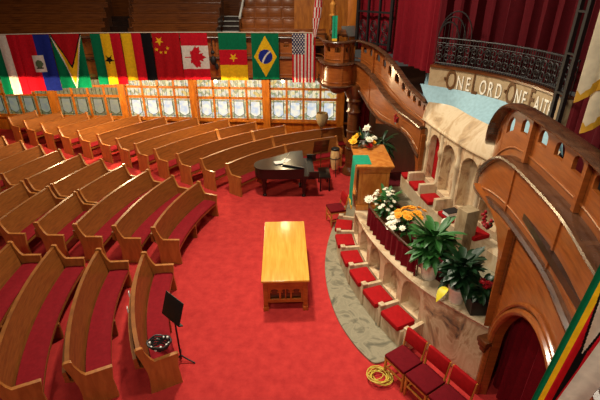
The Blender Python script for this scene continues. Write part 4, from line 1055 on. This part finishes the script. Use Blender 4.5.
# ------------------------------------------------------------------ flags
def in_star(x, y, cx, cy, r, rot=0):
    dx, dy = x-cx, y-cy; d = math.hypot(dx, dy)
    if d > r: return False
    a = (math.atan2(dx, dy)+rot) % (2*PI/5); a = min(a, 2*PI/5-a)
    ri = r*.382; ax, ay = r, 0; bx, by = ri*math.cos(PI/5), ri*math.sin(PI/5); px, py = d*math.cos(a), d*math.sin(a)
    return (bx-ax)*(py-ay)-(by-ay)*(px-ax) >= 0
LEAF = [(0, 1), (.18, .62), (.38, .72), (.3, .3), (.55, .5), (.62, .36), (.95, .4), (.85, .15), (1, .05), (.5, -.32), (.56, -.5), (.06, -.42), (.06, -.95)]
LEAF = LEAF+[(-x, y) for x, y in LEAF[::-1]]
def in_poly(x, y, P):
    c = False
    for (a, b_), (c_, d) in zip(P, P[1:]+P[:1]):
        if (b_ > y) != (d > y) and x < (c_-a)*(y-b_)/(d-b_)+a: c = not c
    return c
# u: 0 left..1 right, v: 0 top..1 bottom, aspect 0.6
def f_tri(u, v): return 'G' if u < .33 else 'W' if u < .66 else 'R'
def f_haiti(u, v):
    if .33 < u < .68 and .36 < v < .66:
        x, y = u-.505, (v-.51)*1.6
        return 'E' if x*x+y*y < .012 else 'K' if abs(y-.12) < .025 and abs(x) < .1 else 'W'
    return 'R' if u < .52 else 'B'
def f_guyana(u, v):
    k = abs(u-.5)*2
    if v < .62*(1-k)-.045: return 'D'
    if v < .62*(1-k)+.01: return 'K'
    if v < 1.0*(1-k)-.06: return 'Y'
    if v < 1.0*(1-k)+.02: return 'W'
    return 'G'
def f_ghana(u, v):
    if in_star(u, v*1.66, .5, .83, .17): return 'K'
    return 'G' if u < .34 else 'Y' if u < .67 else 'R'
def f_germ(u, v): return 'Y' if u < .34 else 'R' if u < .67 else 'K'
def f_china(u, v):
    y = v*1.66
    if in_star(u, y, .24, .27, .17): return 'Y'
    for x, q in ((.1, .56), (.25, .66), (.42, .66), (.52, .52)):
        if in_star(u, y, x, q, .075, .5): return 'Y'
    return 'D'
def f_canada(u, v):
    if v < .26 or v > .76: return 'R'
    return 'R' if in_poly((v-.51)*1.66/.4, (u-.5)/.42, LEAF) else 'W'
def f_camer(u, v):
    if in_star(u, v*1.66, .5, .84, .17): return 'Y'
    return 'G' if v < .34 else 'R' if v < .67 else 'Y'
def f_brazil(u, v):
    x, y = u-.5, (v-.5)*1.66; d = math.hypot(x, y)
    if d < .26:
        return 'W' if abs(math.hypot(x-.5, y-.35)-.62) < .03 else 'B'
    return 'Y' if abs(x)/.42+abs(y)/.74 < 1 else 'G'
def f_usa(u, v):
    if u < .54 and v < .42:
        gx, gy = u/.54*9, v/.42*11; i, j = int(gx), int(gy)
        return 'W' if (i+j) % 2 == 0 and math.hypot(gx-i-.5, gy-j-.5) < .42 else 'N'
    return 'R' if int(u*13) % 2 == 0 else 'W'
def f_zim(u, v):
    k = abs(u-.5)*2
    if v < .62*(1-k)-.05:
        return 'R' if in_star(u, v*1.6, .5, .35, .16) else 'W'
    if v < .62*(1-k)+.02: return 'K'
    return 'GYRKRYG'[min(6, int(u*7))]
def flag(name, label, fn, tl, tr, H_, sway=(0, 0, 0), nx=50, ny=84, amp=.02, group='national flags hung along the balcony', folds=2.5):
    tl, tr = Vector(tl), Vector(tr); n = (tr-tl).cross(Vector((0, 0, 1))).normalized()
    b = NB(); g = []
    for j in range(ny+1):
        v = j/ny; row = []
        for i in range(nx+1):
            u = i/nx; p = tl.lerp(tr, u); p = p+Vector((0, 0, -H_*v))+Vector(sway)*v+n*amp*(.3+v)*math.sin(u*folds*2*PI+v*1.2)
            row.append(b.verts.new(p))
        g.append(row)
    for j in range(ny):
        for i in range(nx):
            f = b.faces.new((g[j][i], g[j+1][i], g[j+1][i+1], g[j][i+1])); f.material_index = FK.index(fn((i+.5)/nx, (j+.5)/ny))
    bmesh.ops.recalc_face_normals(b, faces=b.faces)
    o = mesh_obj(name, b, [F[k] for k in FK], origin=(tl+tr)/2, sharp=180)
    return tag(o, label, 'flag', group)
FY = 14.45
def fx(u, z=4.42):   # x along the cord for a place measured on the photo
    return (u-300)/430*(FY*.891+(6-z)*.454)
FL = [(-12, 15, f_tri, 1.86, .25, 'red, white and green striped flag at the left end'),
      (15, 49, f_haiti, 1.76, .22, 'red and blue flag with a white crest box'),
      (50, 81, f_guyana, 1.68, .16, 'green flag with nested gold and red triangles'),
      (90, 120, f_ghana, 1.58, .16, 'green, yellow and red striped flag with a black star'),
      (121, 151, f_germ, 1.46, .1, 'yellow, red and black striped flag'),
      (152, 179, f_china, 1.46, .05, 'red flag with one large and four small yellow stars'),
      (180, 207, f_canada, 1.44, .03, 'red and white maple leaf flag'),
      (218, 246, f_camer, 1.46, 0, 'green, red and yellow flag with a yellow star'),
      (251, 278.5, f_brazil, 1.42, 0, 'green flag with yellow diamond and blue disc'),
      (292, 315.5, f_usa, 1.52, 0, 'flag with red and white stripes and starry blue corner')]
def cz(x): return 4.56-.0016*(x+3)**2
for ua, ub, fn, hh, sw, lb in FL:
    xa, xb = fx(ua), fx(ub)
    flag('flag', lb+', hung from the balcony cord', fn, (xa, FY, cz(xa)-.02), (xb, FY, cz(xb)-.02), hh, (0, 0, 0))
b = NB(); tube(b, [(x, FY, cz(x)) for x in [-13.5+.5*i for i in range(29)]], .012, 6)
for x in (-12, -8.6, -5, -1.5, .3): tube(b, [(x, FY, cz(x)), (x, 14.66, 4.4)], .008, 5)
tag(mesh_obj('rope', b, M['rope'], origin=(-6, FY, 4.4)), 'pale cord carrying the row of flags along the balcony', 'cord')
b = NB(); x = fx(211); ball(b, (x, 14.5, 3.7), .1, 10, (1, .8, 1.5)); tube(b, [(x, 14.5, 3.75), (x, 14.5, 4.35)], .015, 6); ball(b, (x+.1, 14.5, 3.5), .08, 8, (.8, .8, 1.4)); ball(b, (x, 14.5, 3.95), .07, 8)
tag(mesh_obj('hanging_lantern', b, M['iron'], origin=(x, 14.5, 3.4)), 'dark hanging lantern between the maple leaf flag and the yellow star flag', 'lantern')
# furled flag by the bay
FF = thing('furled_flag', 'striped flag furled around a tilted pole at the balcony bay', 'flag', (.5, 14.2, 4.3))
b = NB(); tube(b, [(.42, 14.3, 4.2), (.55, 14.1, 6.2)], .015, 8); mesh_obj('pole', b, M['brass'], FF)
b = NB()
g = []
for j in range(25):
    row = []
    for i in range(17):
        u, v = i/16, j/24; a = u*2*PI; rr = .05+.07*math.sin(PI*min(1, v*.9+.1))*(1+.35*math.sin(3*a+v*5)); row.append(b.verts.new((.47+.1*(1-v)+rr*math.cos(a), 14.2+rr*math.sin(a), 5.9-1.45*v)))
    g.append(row)
for j in range(24):
    for i in range(16): b.faces.new((g[j][i], g[j+1][i], g[j+1][i+1], g[j][i+1])).material_index = FK.index('R' if (i+j//5) % 2 else 'W')
mesh_obj('cloth', b, [F[k] for k in FK], FF, sharp=180)
# near right flags hanging from rods on the near balcony
def rodflag(nm, label, fn, tl, tr, H_, r0, r1, **k):
    t = thing(nm, label, 'flag', tl); 
    o = flag('cloth', '', fn, tl, tr, H_, **k); 
    for q in ('label', 'category', 'group'):
        if q in o: del o[q]
    o.parent = t; o.location = o.location-t.location
    b = NB(); tube(b, [r0, r1], .014, 8); mesh_obj('rod', b, M['brass'], t)
    return t
rodflag('flag', 'green, yellow and red flag with white triangle at lower right corner', f_zim, (1.93, 2.22, 4.9), (2.16, 2.05, 4.9), 2.2, (1.88, 2.26, 4.91), (2.75, 1.62, 4.91), sway=(-.08, .16, 0), nx=84, amp=.03, folds=2, ny=170)
rodflag('flag', 'plain white flag with red edge at the lower right corner', lambda u, v: 'R' if u < .07 else 'W', (1.87, 1.86, 4.75), (2.0, 1.77, 4.75), 2.2, (1.86, 1.89, 4.76), (2.65, 1.3, 4.76), sway=(0, .42, 0), amp=.01, folds=1)
CF = thing('church_flag', 'cream flag with gold fringe hanging at the upper right corner', 'flag', (2.45, 3.6, 4.9))
b = NB(); L = .62
def cpt(d): return Vector((2.36+d*.9, 3.72-d*.25, 0))
nf = Vector((-.3, -.95, 0))
for off, d0, z0, sl in ((.06, 0, 5.08, .62), (0, .14, 4.80, .5)):
    fz = lambda d, z0=z0, sl=sl: z0+sl*d
    b = NB() if off else b
    drape(b, lambda d: (cpt(d+d0)+nf*off, nf), L-d0, 6.3, fz, .025, 4.5, nz=8)
mesh_obj('cloth', b, M['banner'], CF, sharp=80); b = NB()
for off, d0, z0, sl in ((.06, 0, 5.08, .62), (0, .14, 4.80, .5)):
    drape(b, lambda d: (cpt(d+d0)+nf*(off+.004), nf), L-d0, lambda d: z0+.09+sl*d, lambda d: z0-.01+sl*d, .026, 4.5, nz=2)
mesh_obj('fringe', b, M['gold'], CF, label='gold fringe')
b = NB(); tube(b, [(2.34, 3.74, 6.31), (3.2, 3.5, 6.31)], .016, 8); tube(b, [(3.1, 3.55, 3.3), (3.1, 3.55, 6.4)], .02, 8); mesh_obj('pole', b, M['brass'], CF)

# ------------------------------------------------------------------ lamps under the gallery
lampx = [-12.0, -9.3, -6.72, -2.95, -.6]
for i, x in enumerate(lampx):
    t = thing('ceiling_bulb', 'glowing round bulb under the gallery, number %s from the left' % ['one', 'two', 'three', 'four', 'five'][i], 'lamp', (x, 15.25, 2.82), 0, 'bulbs under the gallery')
    t['label'] = 'glowing bulb under the gallery ' + ['behind the leftmost flag', 'behind the red and blue flag', 'right of the green triangle flag', 'right of the maple leaf flag', 'behind the starry striped flag'][i]
    b = NB(); ball(b, (0, 0, .06), .055, 12); mesh_obj('globe', b, M['lampw'], t, True)
    b = NB(); lathe(b, [(.03, .1), (.05, .14), (.06, .3)], (0, 0, 0), 12); mesh_obj('fitting', b, M['brass'], t, True)
def light(kind, name, loc, energy, color, size=.3, target=None, spot=None, blend=.6):
    d = bpy.data.lights.new(name, kind); d.energy = energy; d.color = color
    if kind == 'AREA': d.size = size
    else: d.shadow_soft_size = size
    if spot: d.spot_size = R(spot); d.spot_blend = blend
    o = bpy.data.objects.new(name, d); COL.objects.link(o); o.location = loc
    if target is not None: o.rotation_euler = (Vector(target)-Vector(loc)).to_track_quat('-Z', 'Y').to_euler()
    return o
WARM = (1, .88, .70)
for x, e in zip(lampx, (50, 220, 400, 280, 90)): light('POINT', 'gallery_bulb_light', (x, 15.3, 2.66), e, (1, .77, .42), .12)
light('AREA', 'nave_lamp', (-1.2, 9.8, 9.5), 760, WARM, .7, (-.4, 7.0, 0))
light('SPOT', 'chancel_lamp', (.2, 5.0, 9.8), 1350, WARM, .5, (-.2, 6.4, 0), 46, .9)
light('SPOT', 'recess_lamp', (-1.2, 4.5, 9.5), 950, WARM, .4, (2.8, 6.6, 2.0), 60, .9)
light('AREA', 'upper_lamp', (-4, 9.5, 11), 320, WARM, 2, (-4, 15, 3))
light('AREA', 'camera_side_fill', (-2.0, -1.5, 8.8), 260, WARM, .8, (2.2, 4, 3))  # added fill from behind the camera; no lamp is known there

w = bpy.data.worlds.new('World'); S.world = w; w.use_nodes = True
w.node_tree.nodes['Background'].inputs[0].default_value = (1, .88, .74, 1); w.node_tree.nodes['Background'].inputs[1].default_value = .055

# ------------------------------------------------------------------ camera
cd = bpy.data.cameras.new('Camera'); cam = bpy.data.objects.new('Camera', cd); COL.objects.link(cam)
cd.sensor_width = 36; cd.lens = 430/600*36; cd.clip_start = .05
cam.location = (0, 0, 6); cam.rotation_euler = (R(90-27), 0, 0)
S.camera = cam
S.view_settings.view_transform = 'Standard'; S.view_settings.look = 'None'; S.view_settings.exposure = 0; S.view_settings.gamma = 1
